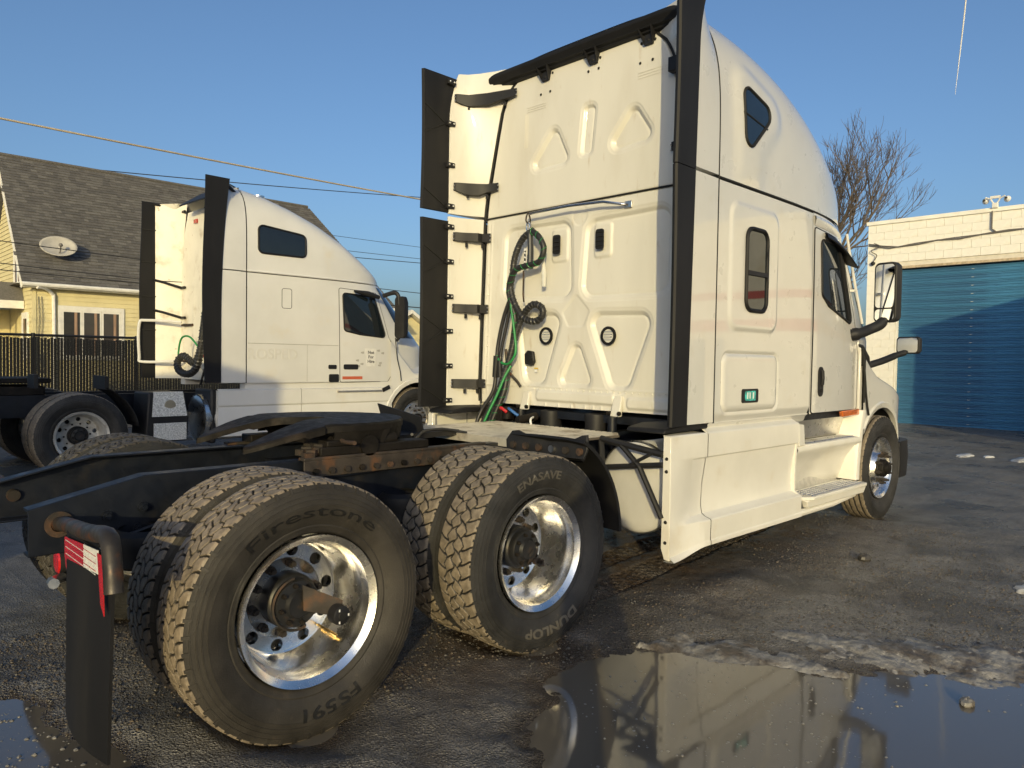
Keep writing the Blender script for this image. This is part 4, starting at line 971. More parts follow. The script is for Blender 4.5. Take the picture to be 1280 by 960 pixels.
ob('cab_floor', MB().box(2.96,5.6,-1.12,1.12,1.04,1.10), framep, T1)
vb = MB(); vb.box(2.75,2.90,.62,.86,1.00,1.10); vb.cyl((2.78,.58,1.02),(2.78,.58,1.12), .04, n=12); vb.cyl((2.72,.40,1.02),(2.9,.36,1.05), .035, n=12); ob('air_valve', vb, grease, T1, bevel=.004)
wrapped_hose('red_air_line', [(2.74,.62,1.10),(2.70,.57,1.115),(2.72,.52,1.08)], .013, T1, redm)
wrapped_hose('blue_air_line', [(2.74,.52,1.11),(2.70,.47,1.11),(2.73,.40,1.06)], .012, T1, pm('blue_air_hose', (.03,.12,.35), .4))
wrapped_hose('cream_air_line', [(2.80,.30,1.05),(2.72,.25,1.04),(2.70,.22,1.00),(2.72,.18,.98)], .009, T1, whitest)
for k in range(6):
    wrapped_hose('chassis_cable', [(2.75+.02*k,-.55-.03*k,.93),(2.70,-.62-.05*k,.90+.01*k),(2.78,-.75,.87),(2.85,-.84,.92)], .012, T1, hosem if k % 2 else grease)
# exhaust / chassis clutter deep below
ob('gearbox', MB().lathe([(0,0),(.18,.02),(.22,.3),(.24,.8),(.30,1.1),(.30,1.5)], (3.2,0,.75), 'X', 24), grease, T1)
ob('engine_block', MB().box(4.9,6.6,-.38,.38,.62,1.35), grease, T1, bevel=.02)
ob('front_axle', MB().tube([(XW,-.95,.50),(XW,-.6,.50),(XW,-.45,.42),(XW,.45,.42),(XW,.6,.50),(XW,.95,.50)], .06, n=10), grease, T1)
# ---- wheels
txA = [arc_text('Firestone', .062, .378, math.radians(-1), letterm, 2.1, .0, 1.25), arc_text('FS', .068, .378, math.radians(157), letterm, 1.4, .001, 1.2), arc_text('591', .068, .378, math.radians(178), letterm, 1.4, .001, 1.2)]
txB = [arc_text('ENASAVE', .060, .392, math.radians(-8), letterm2, 1.2, .001, 1.1), arc_text('DUNLOP', .066, .385, math.radians(172), letterm2, 1.25, .002, 1.2)]
WA, WA2 = dual_wheels(T1, 0, -1, TY_BLOCK, True, txA, rot=.1)
WB, WB2 = dual_wheels(T1, 1.32, -1, TY_LUG, True, txB, rot=.35)
for x, r_ in ((0, .6), (1.32, .9)): dual_wheels(T1, x, 1, TY_BLOCK, False, (), rot=r_, tmat=tyre_black)
# device on the rear hub: angle bracket with a round counter
ob('hub_bracket', MB().prism([(.00,-.03,.085),(.005,-.03,-.02),(.145,-.085,-.065),(.150,-.085,.005)], (0,-.006,0)), grease_rust, WA)
ob('hub_counter', MB().lathe([(0,-.03),(.030,-.03),(.038,-.026),(.040,-.015),(.040,.02),(0,.02)], (.125,-.10,-.045), 'Y', 28), blackp, WA)
ob('counter_face', MB().lathe([(0,-.0315),(.016,-.0315),(.018,-.030)], (.125,-.10,-.045), 'Y', 20), gasket, WA)
for k in range(3): ob('counter_mark', MB().box(.125+.028*math.cos(k*2.1)-.003,.125+.028*math.cos(k*2.1)+.003,-.1312,-.1302,-.045+.028*math.sin(k*2.1)-.005,-.045+.028*math.sin(k*2.1)+.005), whitest, WA)
ob('rust_ring', MB().lathe([(.100,.004),(.106,-.002),(.112,.004)], (0,0,0), 'Y', 40, a0=PI*.55, a1=PI*1.6), rust, WA)
ob('valve_stem', MB().tube([(.15,.11,-.15),(.16,.0,-.16),(.165,-.02,-.165)], .006, n=6), pm('brass', (.45,.3,.1), .3, metal=1), WA)
ob('rust_patch', MB().lathe([(.02,-.022),(.06,-.018),(.085,-.006)], (0,0,0), 'Y', 24, a0=-1.6, a1=-.1), rust, WB)
for k in range(3): ob('rust_chunk', MB().obox((.06+.02*k,-.012,-.07-.01*k), (.035,.02,.03), Matrix.Rotation(k*.8, 3, 'Y')), rust, WB)
# steer wheels
srim = MB()
srim.lathe([(.300,-.098),(.3015,-.112),(.299,-.118),(.293,-.113),(.284,-.106),(.272,-.098),(.262,-.075),(.252,-.055),(.242,-.06)], n=80)
holed_ring(srim, .172, .2425, -.06, 10, .022, .206, .03, phase=PI/10)
srim.lathe([(.172,-.06),(.165,-.066),(.155,-.10),(.145,-.112),(.085,-.112),(.08,-.10)], n=64)
srim.lathe([(.30,.11),(.27,.09),(.25,0),(.242,-.05)], n=48)
SRIM = mesh_of(srim, 'rim', alloy, 40)
shub = MB(); shub.lathe([(.085,-.09),(.085,-.15),(.078,-.16),(.06,-.165),(.055,-.19),(.04,-.20),(0,-.20)], n=32); SHUB = mesh_of(shub, 'hub', grease, 35)
NUTL = mesh_of((lambda b: (nut_mesh(b, (0,0,0), .018, .038), b)[1])(MB()), 'nut', rust, 30)
def steer(truck, x, y, z, side, rot, rimmat=None):
    w = empty('wheel', (0,0,0), truck); w.matrix_local = Matrix.Translation((x,y,z)) @ (Matrix.Rotation(PI, 4, 'Z') if side > 0 else Matrix.Identity(4))
    link('tyre', TY_RIB, w); r = link('rim', SRIM, w); r.rotation_euler = (0, rot, 0); link('hub', SHUB, w)
    if rimmat is not None: r.material_slots[0].link = 'OBJECT'; r.material_slots[0].material = rimmat
    for k in range(10):
        q = 2*PI*k/10+rot; n_ = link('lug_nut', NUTL, w); n_.location = (.1425*math.cos(q), -.112, .1425*math.sin(q)); n_.rotation_euler = (0, -q, 0)
    return w
steer(T1, XW, -1.075, .505, -1, .2); steer(T1, XW, 1.075, .505, 1, .2)
# ---- mud flap hangers and flaps
def flap(sg):
    S = lambda y: sg*y
    tb = MB().tube(spline([(-.695,S(.40),.815),(-.70,S(.55),.84),(-.735,S(1.00),.893),(-.748,S(1.20),.925)], 3)+[Vector(p) for p in ((-.75,S(1.255),.930),(-.752,S(1.29),.922),(-.754,S(1.31),.90),(-.756,S(1.335),.83),(-.758,S(1.35),.77))], .029, n=14)
    TB = ob('mud_flap_hanger', tb, steel, T1, 50)
    if sg < 0: ob('hanger_flange', MB().lathe([(.030,0),(.052,0),(.052,.010),(.030,.010)], (-.696,S(.432) if sg > 0 else S(.444),.82), 'Y', 24), rust, TB)
    G = []
    for t in np.linspace(0, 1, 16):
        z = .86-.68*t; y0 = .76-.03*t; y1 = 1.29-.06*t; dx = .0*t
        G.append([(-.745+dx-.03*math.sin(PI*s)*t, S(y0+(y1-y0)*s), z-.05*t*s*0) for s in np.linspace(0, 1, 8)])
    G2 = [[(x+.010, y, z) for x, y, z in r] for r in G]
    fm = MB(); fm.grid(G); fm.grid(G2); lp = [G[0], G2[0]]
    edge = lambda A: [A[0][j] for j in range(8)]+[A[i][7] for i in range(1, 16)]+[A[15][j] for j in range(6, -1, -1)]+[A[i][0] for i in range(14, 0, -1)]
    e1, e2 = edge(G), edge(G2); n = len(e1); fm.add(e1+e2, [(k, (k+1) % n, n+(k+1) % n, n+k) for k in range(n)])
    FL = ob('mud_flap', fm, blackr, T1, 50)
    if sg < 0:
        ob('reflective_tape', MB().prism([(-.757,-.79,.845),(-.757,-1.03,.862),(-.757,-1.03,.785),(-.757,-.79,.77)], (-.003,0,0)), redm, FL)
        ob('reflective_tape', MB().prism([(-.757,-1.03,.862),(-.757,-1.19,.872),(-.757,-1.19,.795),(-.757,-1.03,.785)], (-.003,0,0)), whitet, FL)
        ob('reflective_tape', MB().prism([(-.759,-1.19,.865),(-.759,-1.245,.865),(-.762,-1.27,.68),(-.762,-1.235,.71)], (-.003,0,0)), redm, FL)
        for k in range(6): ob('tape_bar', MB().box(-.7615,-.7605,-1.17,-.81,.788+k*.012,.790+k*.012), redm if k % 2 else whitet, FL)
    return FL
flap(-1); flap(1)
for y, z in ((-.09,.585),(-.285,.63)):
    L_ = ob('tail_lamp', MB().lathe([(0,-.012),(.045,-.010),(.055,-.002),(.055,.02)], (-.62,y,z), 'X', 24), redm, T1)
    ob('lamp_bezel', MB().lathe([(.055,-.004),(.064,-.006),(.066,.02),(.055,.02)], (-.62,y,z), 'X', 24), blackp, L_)
ob('lamp_bracket', MB().box(-.60,-.59,-.38,.02,.50,.74), blackp, T1)
ob('air_coupling', MB().tube([(-.62,-.16,.53),(-.67,-.20,.53),(-.68,-.28,.54)], .022, n=8), alloy2, T1)
# ================================================================== SECOND TRUCK
YC = 7.2
T2 = empty('semi_truck', (0,0,0), label='older white sleeper semi truck parked behind, beside the black slat fence', cat='semi truck')
def W2(x, z=2.68):
    xe = 5.50+np.clip(2.68-np.asarray(z, float), 0, 1)*.95
    t = np.clip((np.asarray(x, float)-3.2)/(xe-3.2), 0, 1); return 1.2*(1-t**4.5)**.22
def ZC2(x): return np.interp(x, [3.0,3.4,3.8,4.2,4.6,4.9,5.2,5.4,5.5], [3.90,3.83,3.71,3.55,3.33,3.12,2.90,2.75,2.68])
def Y2(x, z):
    up = np.clip((np.asarray(z, float)-2.68)/np.maximum(ZC2(x)-2.68, 1e-4), 0, 1); return W2(x, z)*(1-up**5)**(1/5.)
def y2side(x, z): return Y2(x, z)-YC          # sgn=-1 -> world y = -(Y2-YC) = YC-Y2
nx, nth = 60, 81; xs = 3.03+(5.499-3.03)*np.sin(np.linspace(0, PI/2, nx)); th = np.linspace(0, PI, nth); G = np.zeros((nx, nth, 3))
for i, x in enumerate(xs):
    w = float(W2(x)); h = float(ZC2(x))-2.68; c = np.cos(th); s = np.sin(th)
    G[i, :, 0] = x; G[i, :, 1] = YC-np.sign(c)*w*np.abs(c)**(2/5.); G[i, :, 2] = 2.685+h*np.abs(s)**(2/5.)
ob('roof_cap', MB().grid(G), paint2, T2, 60)
G = []
for z in np.linspace(1.14, 2.675, 40):
    xe = 5.50+min(max(2.68-z, 0), 1)*.95; ph = np.linspace(0, PI/2, 120); px = 3.2+(xe-3.2)*np.sin(ph)**(2/4.5); py = 1.2*np.cos(ph)**.44
    px = np.concatenate([[3.03], px]); py = np.concatenate([[1.2], py])
    s_ = np.concatenate([[0], np.cumsum(np.hypot(np.diff(px), np.diff(py)))]); u = np.linspace(0, s_[-1], 70); px, py = np.interp(u, s_, px), np.interp(u, s_, py)
    G.append([(a, YC-b, z) for a, b in zip(px, py)]+[(a, YC+b, z) for a, b in zip(px[::-1][1:], py[::-1][1:])])
ob('cab_shell', MB().grid(G), paint2, T2, 60)
Gf = np.array(G); wsg = Gf[18:39, 46:93].copy(); n_ = wsg-np.array([4.0, YC, 0]); n_[..., 2] = 0; n_ /= np.linalg.norm(n_, axis=-1, keepdims=True); ob('windscreen', MB().grid(wsg+n_*.006), glass, T2, 60)
ob('body_moulding', MB().tube([(x, YC-float(W2(x))-.004, 2.682) for x in np.linspace(3.03, 5.35, 40)], .014, n=6), paint2, T2)
ob('roof_seam', MB().tube([(x, YC-float(W2(x))-.002, 2.664) for x in np.linspace(3.03, 5.35, 40)], .005, n=5), gasket, T2)
ob('corner_seam', MB().tube([(3.03, YC-float(Y2(3.03, z))+.002, z) for z in np.linspace(1.14, 3.75, 40)], .006, n=5), gasket, T2)
wn = rpoly([(3.20,3.335),(3.92,3.265),(3.92,2.95),(3.20,2.945)], .07, 5)
w_ = ob('roof_window', ruled(wn, y2side, .006, .03, 20, 12), glass, T2, 60); ob('window_seal', outline_tube(dens(wn, .06), y2side, .014, .004), blackr, w_, 60)
dr2 = [(4.475,2.56),(5.22,2.54),(5.42,1.85),(5.56,1.60),(5.54,1.32),(5.40,1.14),(4.50,1.14)]
d2 = ob('door', ruled(rpoly(dr2, .03, 3), y2side, .004, .02, 36, 24), paint2, T2, 60); ob('door_gap', outline_tube(dens(rpoly(dr2, .03, 3), .06), y2side, .005, .001), gasket, d2)
dw2 = rpoly([(4.54,2.49),(5.16,2.47),(5.36,1.835),(4.85,1.87),(4.57,1.92)], .05, 4)
ob('door_window', ruled(dw2, y2side, .007, .012, 24, 16), glass, d2, 60); ob('window_seal', outline_tube(dens(dw2, .06), y2side, .012, .006), blackr, d2, 60)
ob('window_visor', MB().tube([(4.72,5.975,2.53),(4.95,5.945,2.50),(5.15,5.94,2.46)], [.02,.045,.03], n=8), blackp, d2)
hd2 = rpoly([(4.56,1.41),(4.82,1.41),(4.82,1.33),(4.56,1.33)], .02, 3); ob('door_handle', ruled(hd2, y2side, .012, .01, 6, 6), blackp, d2)
for nm, pl_ in (('side_vent', [(4.30,1.40),(4.44,1.40),(4.44,1.335),(4.30,1.335)]), ('side_vent', [(4.31,1.26),(4.48,1.26),(4.48,1.14),(4.31,1.14)])): ob(nm, ruled(rpoly(pl_, .015, 3), y2side, .006, .01, 6, 6), blackp, T2)
ob('orange_sticker', ruled([(4.54,1.225),(4.90,1.225),(4.90,1.18),(4.54,1.18)], y2side, .008, .002, 4, 6), redst, d2)
# paper notice and torn sticker residue on the door
no = ob('paper_notice', ruled([(4.94,1.66),(5.16,1.66),(5.14,1.38),(4.97,1.38)], y2side, .007, .001, 6, 6), pm('notice_paper', (.74,.73,.70), .6, var=.06, scale=20), d2)
def flat_text(txt, size, loc, mat, parent, bold=0., name='lettering', rx=PI/2, rz=0.):
    me = text_mesh(txt, size, .0015, bold); me.materials.clear(); me.materials.append(mat); o = link(name, me, parent); o.location = loc; o.rotation_euler = (rx, 0, rz); return o
ghost = pm('ghost_lettering', (.632,.622,.59), .45, var=.05)
for k, wd in enumerate(('Not', 'For', 'Hire')): flat_text(wd, .07, (5.055, YC-float(Y2(5.055, 1.5))-.011, 1.575-.07*k), pm('print_ink', (.12,.12,.13), .6), no, .001)
RNG2 = random.Random(4)
for k in range(9):
    x = 4.80+RNG2.random()*.12+(.38 if k % 2 else 0); z = 1.35+RNG2.random()*.30
    ob('sticker_residue', ruled(rpoly([(x-.03,z+.015),(x+.03,z+.02),(x+.025,z-.02),(x-.03,z-.015)], .008, 2), y2side, .006, .001, 4, 4), pm('residue_grey', (.40,.39,.36), .6) if k == 0 else bpy.data.materials['residue_grey'], d2)
hx_ = rpoly([(3.55,2.48),(3.70,2.48),(3.70,2.20),(3.55,2.20)], .03, 4); ob('access_cover_line', outline_tube(dens(hx_, .04), y2side, .004, .0), gasket, T2)
ob('panel_line', MB().tube([(x, YC-float(W2(x, 1.7))-.001, 1.69) for x in np.linspace(3.05, 4.47, 12)], .004, n=5), bpy.data.materials['residue_grey'], T2)
ob('panel_line', MB().tube([(3.95, YC-1.198, z) for z in (1.15, 1.4, 1.69)], .004, n=5), bpy.data.materials['residue_grey'], T2)
flat_text('ROSPED', .21, (3.42, YC-1.2025, 1.475), ghost, T2, .004, 'ghost_lettering')
# rear wall and side fairings
z2 = np.linspace(1.14, 3.72, 90); u2 = np.linspace(-1, 1, 60); ZZ = np.repeat(z2[:, None], 60, 1); ww = np.interp(ZZ, [1.1,2.7,3.4,3.72], [1.08,1.06,.95,.80]); YY = YC+u2[None]*ww
e = .010*(np.sin(YY*18) > .6)*(ZZ < 2.6)+.006*np.exp(-((ZZ-2.6)/.02)**2)-.006*np.exp(-((ZZ-1.7)/.01)**2)
RW2 = ob('rear_wall', MB().grid(np.stack([3.0-e, YY, ZZ], -1)), paint2_dirty, T2, 60)
for sg in (-1, 1):
    for lo_, hi_ in ((1.145, 2.66), (2.675, 3.86)):
        G = []
        for z in np.linspace(lo_, hi_, 16):
            yb = float(Y2(3.03, z)); yin = float(np.interp(z, [1.1,2.7,3.4,3.72,3.86], [1.08,1.06,.98,.9,.86])); yb = max(yb, yin+.02)
            G.append([(3.02, YC+sg*yb, z), (2.88, YC+sg*(yb+.012), z), (2.66, YC+sg*1.212, z), (2.65, YC+sg*1.20, z), (2.66, YC+sg*1.19, z), (2.86, YC+sg*(.5*yin+.58), z), (3.01, YC+sg*yin, z)])
        mbf = MB(); mbf.grid(G, cv=True); mbf.add(G[-1], [tuple(range(7))]); ob('side_fairing', mbf, paint2 if sg < 0 else paint2_dirty, T2, 40)
    G = []
    for z in np.linspace(1.15, 3.88, 30):
        xr = 2.44+.02*math.sin(z*2); xw = 2.67+.11*max(0, (z-1.9)/1.95)**2.2
        G.append([(xw, YC+sg*1.222, z), (xr, YC+sg*1.228, z), (xr, YC+sg*1.205, z), (xw, YC+sg*1.20, z)])
    mbf = MB(); mbf.grid(G, cv=True); mbf.add(G[-1], [(0,1,2,3)]); mbf.add(G[0], [(0,1,2,3)]); ex = ob('fairing_extension', mbf, blackr, T2, 40)
    for z in (1.9, 2.42, 2.95, 3.45): ob('stiffening_rib', MB().box(2.45,2.73,YC+sg*1.19 if sg > 0 else YC+sg*1.205,YC+sg*1.205 if sg > 0 else YC+sg*1.19,z-.008,z+.008), gasket, ex)
    for z in (3.80, 2.62, 2.15): ob('fairing_stay', MB().tube([(2.62,YC+sg*1.19,z+.06),(2.75,YC+sg*1.15,z+.03),(2.97,YC+sg*.98,z-.05),(2.97,YC+sg*.85,z-.05)], .022, n=6), blackp, T2)
for z in (1.42, 1.98): ob('grab_bracket', MB().tube([(2.98,YC+.55,z),(2.95,YC+.9,z)], .018, n=8), rust, T2)
ob('grab_handle', MB().tube(spline([(2.9,8.0,2.02),(2.5,8.30,2.04),(2.40,8.36,1.98),(2.40,8.36,1.5),(2.45,8.33,1.40),(2.9,8.0,1.42)], 5), .022, n=8), paint2, T2)
wrapped_hose('air_hose', [(2.85,6.35,2.85),(2.80,6.55,2.55),(2.78,6.75,2.2),(2.76,6.85,1.75),(2.74,6.95,1.38),(2.70,7.15,1.24),(2.65,7.40,1.28),(2.66,7.5,1.42),(2.70,7.35,1.50),(2.75,7.1,1.40),(2.78,6.95,1.6)], .045, T2, hosem, .012, .05, wrapm)
wrapped_hose('green_air_line', [(2.80,7.05,1.62),(2.74,7.25,1.78),(2.70,7.45,1.76),(2.68,7.52,1.55),(2.68,7.50,1.38)], .014, T2, green)
ob('red_coupling', MB().cyl((2.80,6.95,1.48),(2.80,6.95,1.62), .028, n=8), redm, T2)
wrapped_hose('thin_cable', [(2.86,6.9,3.75),(2.80,6.85,3.3),(2.80,6.72,2.9),(2.82,6.6,2.6)], .010, T2, alloy2)
ob('rear_strut', MB().tube([(2.78,6.30,2.0),(2.72,6.8,1.1)], .018, n=6), blackp, T2)
ob('dark_box', MB().box(2.74,2.98,6.15,6.75,2.15,2.75), blackp, T2, bevel=.02)
for y in (6.55, 7.6): ob('red_reflector', MB().box(2.975,2.99,y,y+.12,3.52,3.58), redm, T2)
ob('rear_sticker', MB().lathe([(0,-.004),(.05,-.003)], (2.985,6.75,1.85), 'X', 16), blackp, T2)
# skirts, tanks, steps
for x0, x1 in ((2.64, 3.855), (3.865, 5.45)):
    ob('side_skirt', MB().grid([[(x, YC-y, z) for z, y in ((1.06,1.16),(1.04,1.205),(.84,1.215),(.815,1.20),(.80,1.205),(.42,1.21),(.40,1.16))] for x in np.linspace(x0, x1, 4)]), paint2, T2, 30)
    ob('skirt_end', MB().box(x0,x0+.015,YC-1.20,YC-1.0,.42,1.04), paint2, T2)
ob('body_sill', MB().box(3.03,5.5,YC-1.17,YC-1.0,1.05,1.14), paint2, T2)
ob('body_sill', MB().box(3.03,5.5,YC+1.0,YC+1.17,1.05,1.14), paint2, T2)
ob('sill_trim', MB().box(4.45,5.25,YC-1.23,YC-1.20,.985,1.01), alloy2, T2); ob('marker_vent', MB().obox((5.33,YC-1.215,1.03), (.14,.02,.06), Matrix.Rotation(-.4, 3, 'Y')), blackp, T2)
ob('fuel_tank', MB().lathe([(0,-.03),(.24,-.025),(.30,-.008),(.31,.0),(.31,1.2),(0,1.2)], (2.50,6.36,.66), 'X', 40), alloy2, T2, 50)
ob('tank_band', MB().lathe([(.30,-.004),(.325,-.004),(.325,.05),(.30,.05)], (2.50,6.36,.66), 'X', 40), alloy, T2)
ob('tank_cover', MB().box(2.56,2.64,6.05,6.6,.33,1.06), blackp, T2, bevel=.03)
tread2 = pm('diamond_plate', (.74,.74,.72), .4, metal=.4, var=.3, scale=60, bump=.004, bscale=55)
bx2 = MB().prism([(1.72,6.0,.40),(2.24,6.0,.40),(2.26,6.0,.70),(2.20,6.0,1.03),(1.76,6.0,1.03)], (0,.55,0)); BX = ob('battery_box', bx2, blackp, T2, bevel=.02)
ob('tread_panel', MB().prism([(1.80,5.985,.725),(2.23,5.985,.725),(2.18,6.0,1.04),(1.82,6.0,1.04)], (0,.02,0)), tread2, BX)
ob('tread_panel', MB().prism([(1.82,5.985,.42),(2.22,5.985,.42),(2.22,5.985,.64),(1.82,5.985,.64)], (0,.02,0)), tread2, BX)
ob('oval_badge', MB().lathe([(0,-.006),(.07,-.004),(.075,0)], (0,0,0), 'Y', 20), pm('brass_badge', (.45,.40,.30), .35, metal=.6), BX).location = (2.02,5.995,.86)
# bonnet
def hood2(x):
    Wh = 1.19*(1-max(0, (x-5.9)/1.5)**3)**.5 if x < 7.39 else .02
    zf = float(np.interp(x, [5.42,5.6,5.9,6.2,6.6,7.0,7.4], [1.85,1.62,1.30,1.26,1.20,1.05,.8])); zc_ = float(np.interp(x, [5.42,6.2,7.0,7.4], [1.92,1.78,1.5,1.1]))
    dx = x-5.97; zl = .52+math.sqrt(max(.60**2-dx*dx, 0)) if abs(dx) < .6 else 0; zl = min(max(zl, .95 if dx < 0 else .6), zf-.06)
    return [(x, Wh-.06, zl), (x, Wh, zl), (x, Wh, (zl+zf)/2)]+[(x, Wh-.10+.10*math.cos(q), zf-.06+.06*math.sin(q)) for q in np.linspace(0, PI/2, 5)]+[(x, (Wh-.10)*(1-t), zf+(zc_-zf)*(1-(1-t)**2)) for t in (.25,.5,.75,1)]
G = [[(a, YC-b, c) for a, b, c in hood2(x)]+[(a, YC+b, c) for a, b, c in hood2(x)[::-1][1:]] for x in np.linspace(5.43, 7.38, 40)]
H2 = ob('bonnet', MB().grid(G), paint2, T2, 50)
ob('arch_lip', MB().lathe([(.60,-.02),(.66,-.025),(.67,0)], (5.97,6.0,.52), 'Y', 30, a0=.05, a1=PI*.98), paint2, T2)
ob('bonnet_gap', MB().tube([(5.50,5.99,1.84),(5.54,5.985,1.5),(5.60,5.985,1.3),(5.62,5.985,1.15)], .008, n=5), gasket, H2)
ob('wing_liner', MB().lathe([(.60,-.30),(.60,.30)], (5.97,6.30,.52), 'Y', 30, a0=.0, a1=PI), blackp, T2)
ma = ob('mirror_arm', MB().tube(spline([(5.30,6.05,2.50),(5.40,5.90,2.55),(5.44,5.84,2.50),(5.45,5.82,2.35)], 4), .035, n=8), blackp, T2)
sec = rpoly([(-.10,-.33),(.10,-.33),(.10,.33),(-.10,.33)], .05, 4); c2 = Vector((5.47,5.80,2.16)); R = Matrix.Rotation(.25, 3, 'Z'); G = [[tuple(c2+R @ Vector((dx, y*k, z*k))) for y, z in sec] for dx, k in ((-.04,.96),(-.03,1),(.03,1),(.08,.8))]
h = MB(); h.grid(G, cv=True); h.add(G[0], [tuple(range(len(sec)))]); h.add(G[-1], [tuple(range(len(sec)))]); ob('mirror_housing', h, blackp, T2, 50)
ob('mirror_arm', MB().tube([(5.45,5.82,1.84),(5.50,5.95,1.80)], .025, n=8), blackp, T2)
ob('roof_vent', MB().lathe([(.05,0),(.05,.06),(.09,.07),(.09,.09),(0,.10)], (3.55,6.75,3.80), 'Z', 14), chrome, T2)
ob('roof_shade', MB().prism([(2.72,6.5,3.70),(3.05,6.3,3.84),(3.05,7.6,3.95),(2.72,7.6,3.72)], (0,0,.02)), blackp, T2)
# chassis and wheels
for sg in (-1, 1): ob('chassis_rail', MB().box(-1.4,6.8,YC+sg*.43-.04,YC+sg*.43+.04,.72,.99), framep, T2)
ob('crossmember', MB().box(-.1,.1,YC-.39,YC+.39,.75,.9), framep, T2)
drive_mat = pm('dull_steel_rim', (.60,.59,.56), .42, metal=.35, var=.1, scale=8, col2=(.33,.28,.22), thr=(.5,.75), s2=7)
for x in (1.02, -.30): 
    for sg in (-1, 1): dual_wheels(T2, x, sg, TY_RIB, sg < 0, (), zc=.52, yo=1.08, ycen=YC, rot=.5+x, rimmat=drive_mat, nutm=NUT_DARK)
    ob('axle', MB().cyl((x,YC-1,.52),(x,YC+1,.52), .08, n=12), grease, T2)
    q_ = MB(); G = []
    if x > 0:
        for q in np.linspace(.15, 1.15, 12): G.append([(x+.64*math.cos(q), YC-yy, .52+.64*math.sin(q)) for yy in (1.2,.65)])
        q_.grid(G); o_ = ob('quarter_fender', q_, blackr, T2, 60); o_.modifiers.new('s', 'SOLIDIFY').thickness = .012
        ob('fender_top_flap', MB().box(1.26,1.30,YC-1.2,YC-.7,1.08,1.24), blackp, T2); ob('fender_top_flap', MB().box(.55,.59,YC-1.1,YC-.75,1.10,1.26), blackp, T2)
steer(T2, 5.97, YC-1.07, .52, -1, .1, alloy2); steer(T2, 5.97, YC+1.07, .52, 1, .1, alloy2)
p5 = MB(); p5.prism([(-.35,YC-.5,1.13),(.2,YC-.5,1.20),(.85,YC-.5,1.20),(.85,YC-.5,1.14),(.2,YC-.5,1.14),(-.35,YC-.5,1.09)], (0,1.0,0)); ob('fifth_wheel_plate', p5, grease, T2, bevel=.01)
ob('fifth_wheel_base', MB().box(-.1,.8,YC-.46,YC+.46,.99,1.10), grease, T2, bevel=.01)
ob('front_bumper', MB().box(6.9,7.35,YC-1.1,YC+1.1,.4,.72), blackp, T2, bevel=.05)
# ================================================================== SURROUNDINGS
# ---- ground: one sheet to the horizon, finely modelled near the trucks, with a shallow basin for the puddle
def vnoise(x, y, sc, seed):
    r = np.random.default_rng(seed); T = r.random((64, 64)); X = x*sc; Y = y*sc
    xi = np.floor(X).astype(int); yi = np.floor(Y).astype(int); fx = X-xi; fy = Y-yi; fx = fx*fx*(3-2*fx); fy = fy*fy*(3-2*fy)
    g = lambda a, b: T[a % 64, b % 64]
    return (g(xi, yi)*(1-fx)+g(xi+1, yi)*fx)*(1-fy)+(g(xi, yi+1)*(1-fx)+g(xi+1, yi+1)*fx)*fy
def fbm(x, y, sc, seed, o=4, gain=.5):
    s = 0; a = 1; t = 0
    for k in range(o): s = s+a*(vnoise(x, y, sc*2**k, seed+k)-.5); t += a; a *= gain
    return s/t*2
PUD = [(1.55,-1.42),(1.92,-1.68),(2.08,-2.15),(2.42,-2.52),(2.78,-2.98),(2.9,-3.6),(1.4,-3.7),(.25,-2.9),(.42,-2.05),(.80,-1.52)]
PUD2 = [(-.62,-.62),(-.58,-.95),(-.95,-.95),(-1.25,-.4),(-1.1,.05),(-.80,-.10)]
def ground_h(x, y):
    P = np.stack([x, y], -1)
    h = .020*fbm(x, y, .9, 3, 3)+.011*fbm(x, y, 4.5, 11, 3)+.007*np.abs(fbm(x, y, 22., 21, 2))
    h += .03
    wob = .22*fbm(x, y, 2.2, 31, 4)+.07*fbm(x, y, 9., 35, 3)
    d = sdf_poly(P, PUD)+wob; h -= .056*sst(-d, -.26, .30)
    d = sdf_poly(P, PUD2)+.7*wob; h -= .052*sst(-d, -.14, .18)
    # gravel windrow above the shore
    h += .018*np.exp(-((y+1.30+.18*(x-2.6))/.16)**2)*sst(x, 1.2, 2.0)*(1-sst(x, 3.0, 3.6))*(.6+.8*vnoise(x, y, 9., 77))
    # tyre tracks pressed by treads
    for yt, x0, x1 in ((-.46,1.7,5.6), (-.83,1.5,5.6)):
        yy = y-yt-.10*(x-2.5); w = np.abs(yy) < .12
        lug = (np.sin(x*2*PI/.085+np.sign(np.sin(yy*60))*1.2) > 0)*(np.abs(yy) < .10)
        fade = sst(x, x0, x0+.4)*(1-sst(x, x1-.6, x1))
        h -= np.where(w, .016*fade, 0); h += .013*lug*fade
    # flatten close to parked tyres
    return h
def flat_mask(x, y):
    m_ = np.zeros_like(x)
    for cx in (0, 1.32):
        for cy in (-.92, .92): m_ = np.maximum(m_, 1-sst(np.hypot((x-cx)*1.6, (y-cy)*.9), .28, .55))
    for cy in (-1.075, 1.075): m_ = np.maximum(m_, 1-sst(np.hypot((x-XW)*1.4, (y-cy)), .2, .45))
    return m_
def axis(lo, hi, d, far):
    a = list(np.arange(lo, hi, d)); s = d; x = hi
    while x < far: a.append(x); s *= 1.25; x += s
    a.append(far); s = d; x = lo-d; b = []
    while x > -far: b.append(x); s *= 1.25; x -= s
    b.append(-far); return np.array(b[::-1]+a)
ax_, ay_ = axis(-1.3, 6.2, .018, 900.), axis(-3.75, 1.2, .018, 900.)
GX, GY = np.meshgrid(ax_, ay_, indexing='ij'); GZ = ground_h(GX, GY); fm_ = flat_mask(GX, GY); GZ = GZ*(1-fm_)+np.minimum(GZ, .001)*fm_
